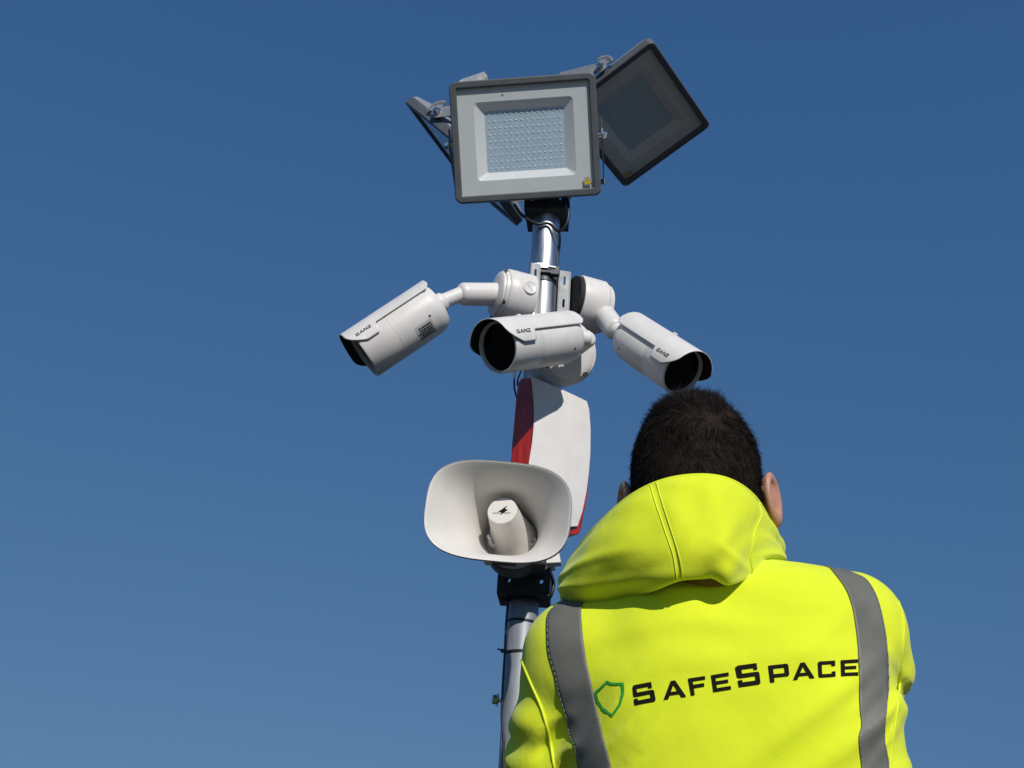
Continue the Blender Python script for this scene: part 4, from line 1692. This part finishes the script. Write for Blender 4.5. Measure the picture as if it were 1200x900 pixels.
HK = [[(row[0][0] + 55, row[0][1] - 4, 1.385)] + row[1:-1] + [(row[-1][0] - 30, row[-1][1] - 4, 1.385)] for row in HK]
A_ = np.array([[tuple(atD(*q)) for q in row] for row in HK])


def cr_up(A, n):
    """Catmull-Rom upsample axis 0 to n samples per span"""
    m = A.shape[0]
    out = []
    for i in range(m - 1):
        p1, p2 = A[i], A[i + 1]
        p0 = A[i - 1] if i > 0 else 2 * p1 - p2
        p3 = A[i + 2] if i + 2 < m else 2 * p2 - p1
        for k in range(n):
            t = k / n
            out.append(.5 * (2 * p1 + (p2 - p0) * t + (2 * p0 - 5 * p1 + 4 * p2 - p3) * t * t + (3 * p1 - p0 - 3 * p2 + p3) * t ** 3))
    out.append(A[-1])
    return np.array(out)


G = cr_up(A_, 10)
G = cr_up(G.transpose(1, 0, 2), 12).transpose(1, 0, 2)
nr_, ncs = G.shape[:2]
# fold relief along the surface normal
du = np.gradient(G, axis=1)
dv = np.gradient(G, axis=0)
nn = np.cross(du, dv)
nn /= np.linalg.norm(nn, axis=2)[..., None] + 1e-9
if nn[45, 60] @ np.array(CAM - V(G[45, 60])) < 0:
    nn = -nn
uu, vv_ = np.meshgrid(np.linspace(0, 10, ncs), np.linspace(0, 8, nr_))
rel = np.zeros_like(uu)
rel += .0016 * np.sin(uu * 2.6 + vv_ * 1.7 + .6 * np.sin(vv_ * 3)) * np.clip(1 - np.abs(uu - 2.2) / 1.6, 0, 1)
rel += .0022 * np.sin(vv_ * 4.2 + uu * 2.0) * np.exp(-((uu - 8.2) / .8) ** 2)
rel += -.0018 * np.exp(-((vv_ - 2.42) / .07) ** 2)        # hem stitch groove below the rim
rel += .0013 * np.sin(uu * 5.1 + 2.2 * np.sin(vv_ * 1.3)) * np.sin(vv_ * 2.9 + uu * .8) * np.clip((vv_ - 2) / .8, 0, 1)
for (u0, v0, du_, sl, amp) in ((1.6, 4.6, .9, .5, .0040), (2.4, 4.0, .8, .35, .0030), (2.9, 5.3, .9, .2, .0030), (8.1, 4.4, .5, -.8, .0045), (8.4, 5.2, .5, -.9, .0045), (7.9, 3.6, .4, -.6, .003), (5.6, 5.6, .8, -.3, .003), (6.4, 5.2, .6, .6, .003)):
    ln = (vv_ - v0) - sl * (uu - u0)
    rel += amp * np.exp(-(ln / .22) ** 2) * np.exp(-((uu - u0) / du_) ** 2)
ul, ur = 4.05 + .02 * vv_, 7.15 - .02 * vv_
for us in (ul, ur):
    rel += -.0015 * np.exp(-((uu - us) / .045) ** 2) * np.clip((vv_ - 2.0) / .3, 0, 1) * np.clip((6.2 - vv_) / .3, 0, 1)
G = G + nn * rel[..., None]
fs = []
for r_ in range(nr_ - 1):
    for c_ in range(ncs - 1):
        a = r_ * ncs + c_
        fs.append((a, a + 1, a + ncs + 1, a + ncs))
mb = MB()
mb.add([V(p) for p in G.reshape(-1, 3)], fs)
hood = mb.build('hood', M_HIVIS, person, smooth=180)
# raised seam beads beside each groove
for uk, dl in ((4.05, -.07), (4.05, .09), (7.15, .08)):
    pts = []
    for r_ in range(21, 60):
        vvv = r_ / 10
        uq = (uk + dl + (.02 if uk < 5 else -.02) * vvv) * 12
        c0 = int(uq)
        t = uq - c0
        p = G[r_, c0] * (1 - t) + G[r_, c0 + 1] * t
        pts.append(V(p + nn[r_, c0] * .0002))
    MB().tube(pts, .0008, n=6, sub=1).build('hood_seam', M_SEAM, hood, smooth=180)
# rim bead
pts = [V(G[20, c_]) for c_ in range(0, ncs, 3)]
MB().tube(pts, .0022, n=8, sub=2).build('hood_hem', M_HIVIS, hood, smooth=180)

# ---- hands, trousers, boots (below or in front, out of the photographed view)
def hand(sg):
    wr = np.array([sg * .065, -.165, -.405])
    palm_c = wr + np.array([-sg * .012, .055, -.015])
    lo_ = wr + np.array([-.10, -.05, -.10])
    hi_ = wr + np.array([.10, .20, .08])
    X = grid(lo_, hi_, .0032)
    s = ell(X, palm_c, (.040, .050, .017))
    s = smin(s, cap(X, wr - np.array([0, .04, -.01]), wr + np.array([0, .02, 0]), .030, .028), .02)
    for k, (ln, dx) in enumerate(((.068, -.030), (.078, -.010), (.073, .010), (.058, .029))):
        b0 = palm_c + np.array([dx * sg, .040, 0])
        b1 = b0 + np.array([dx * .15 * sg, ln * .45, -.006])
        b2 = b1 + np.array([0, ln * .30, -ln * .22])
        b3 = b2 + np.array([0, ln * .12, -ln * .26])
        s = smin(s, cap(X, b0, b1, .0095, .0090), .003)
        s = smin(s, cap(X, b1, b2, .0090, .0083), .002)
        s = smin(s, cap(X, b2, b3, .0083, .0072), .002)
    t0 = palm_c + np.array([-sg * .030, -.020, -.004])
    t1 = t0 + np.array([-sg * .024, .026, -.016])
    t2 = t1 + np.array([-sg * .008, .026, -.012])
    s = smin(s, cap(X, t0, t1, .0125, .0105), .008)
    s = smin(s, cap(X, t1, t2, .0105, .0085), .002)
    v, f = snet(s, lo_, .0032)
    return np_mesh('hand', to_world(v), f, M_SKIN, person)


hand(-1)
hand(1)

hip = MT @ V((0, -.62, -.10))
X = grid((hip.x - .30, hip.y - .25, .06), (hip.x + .30, hip.y + .25, hip.z + .12), .014)
s = ell(X, (hip.x, hip.y, hip.z - .02), (.178, .125, .14))
for sg in (-1, 1):
    s = smin(s, cap(X, (hip.x + sg * .085, hip.y, hip.z - .07), (hip.x + sg * .12, hip.y + .03, .50), .090, .062), .03)
    s = smin(s, cap(X, (hip.x + sg * .12, hip.y + .03, .50), (hip.x + sg * .14, hip.y, .10), .064, .052), .02)
v, f = snet(s, (hip.x - .30, hip.y - .25, .06), .014)
np_mesh('trousers', v, f, M_TROUS, person)
for sg in (-1, 1):
    bx, by = hip.x + sg * .14, hip.y
    lo_ = (bx - .10, by - .12, -.01)
    X = grid(lo_, (bx + .10, by + .26, .18), .007)
    s = cap(X, (bx, by, .14), (bx, by, .06), .050, .048)
    s = smin(s, ell(X, (bx, by + .07, .045), (.050, .145, .045)), .03)
    s = np.maximum(s, .002 - X[2])
    v, f = snet(s, lo_, .007)
    np_mesh('boot', v, f, M_BOOT, person)
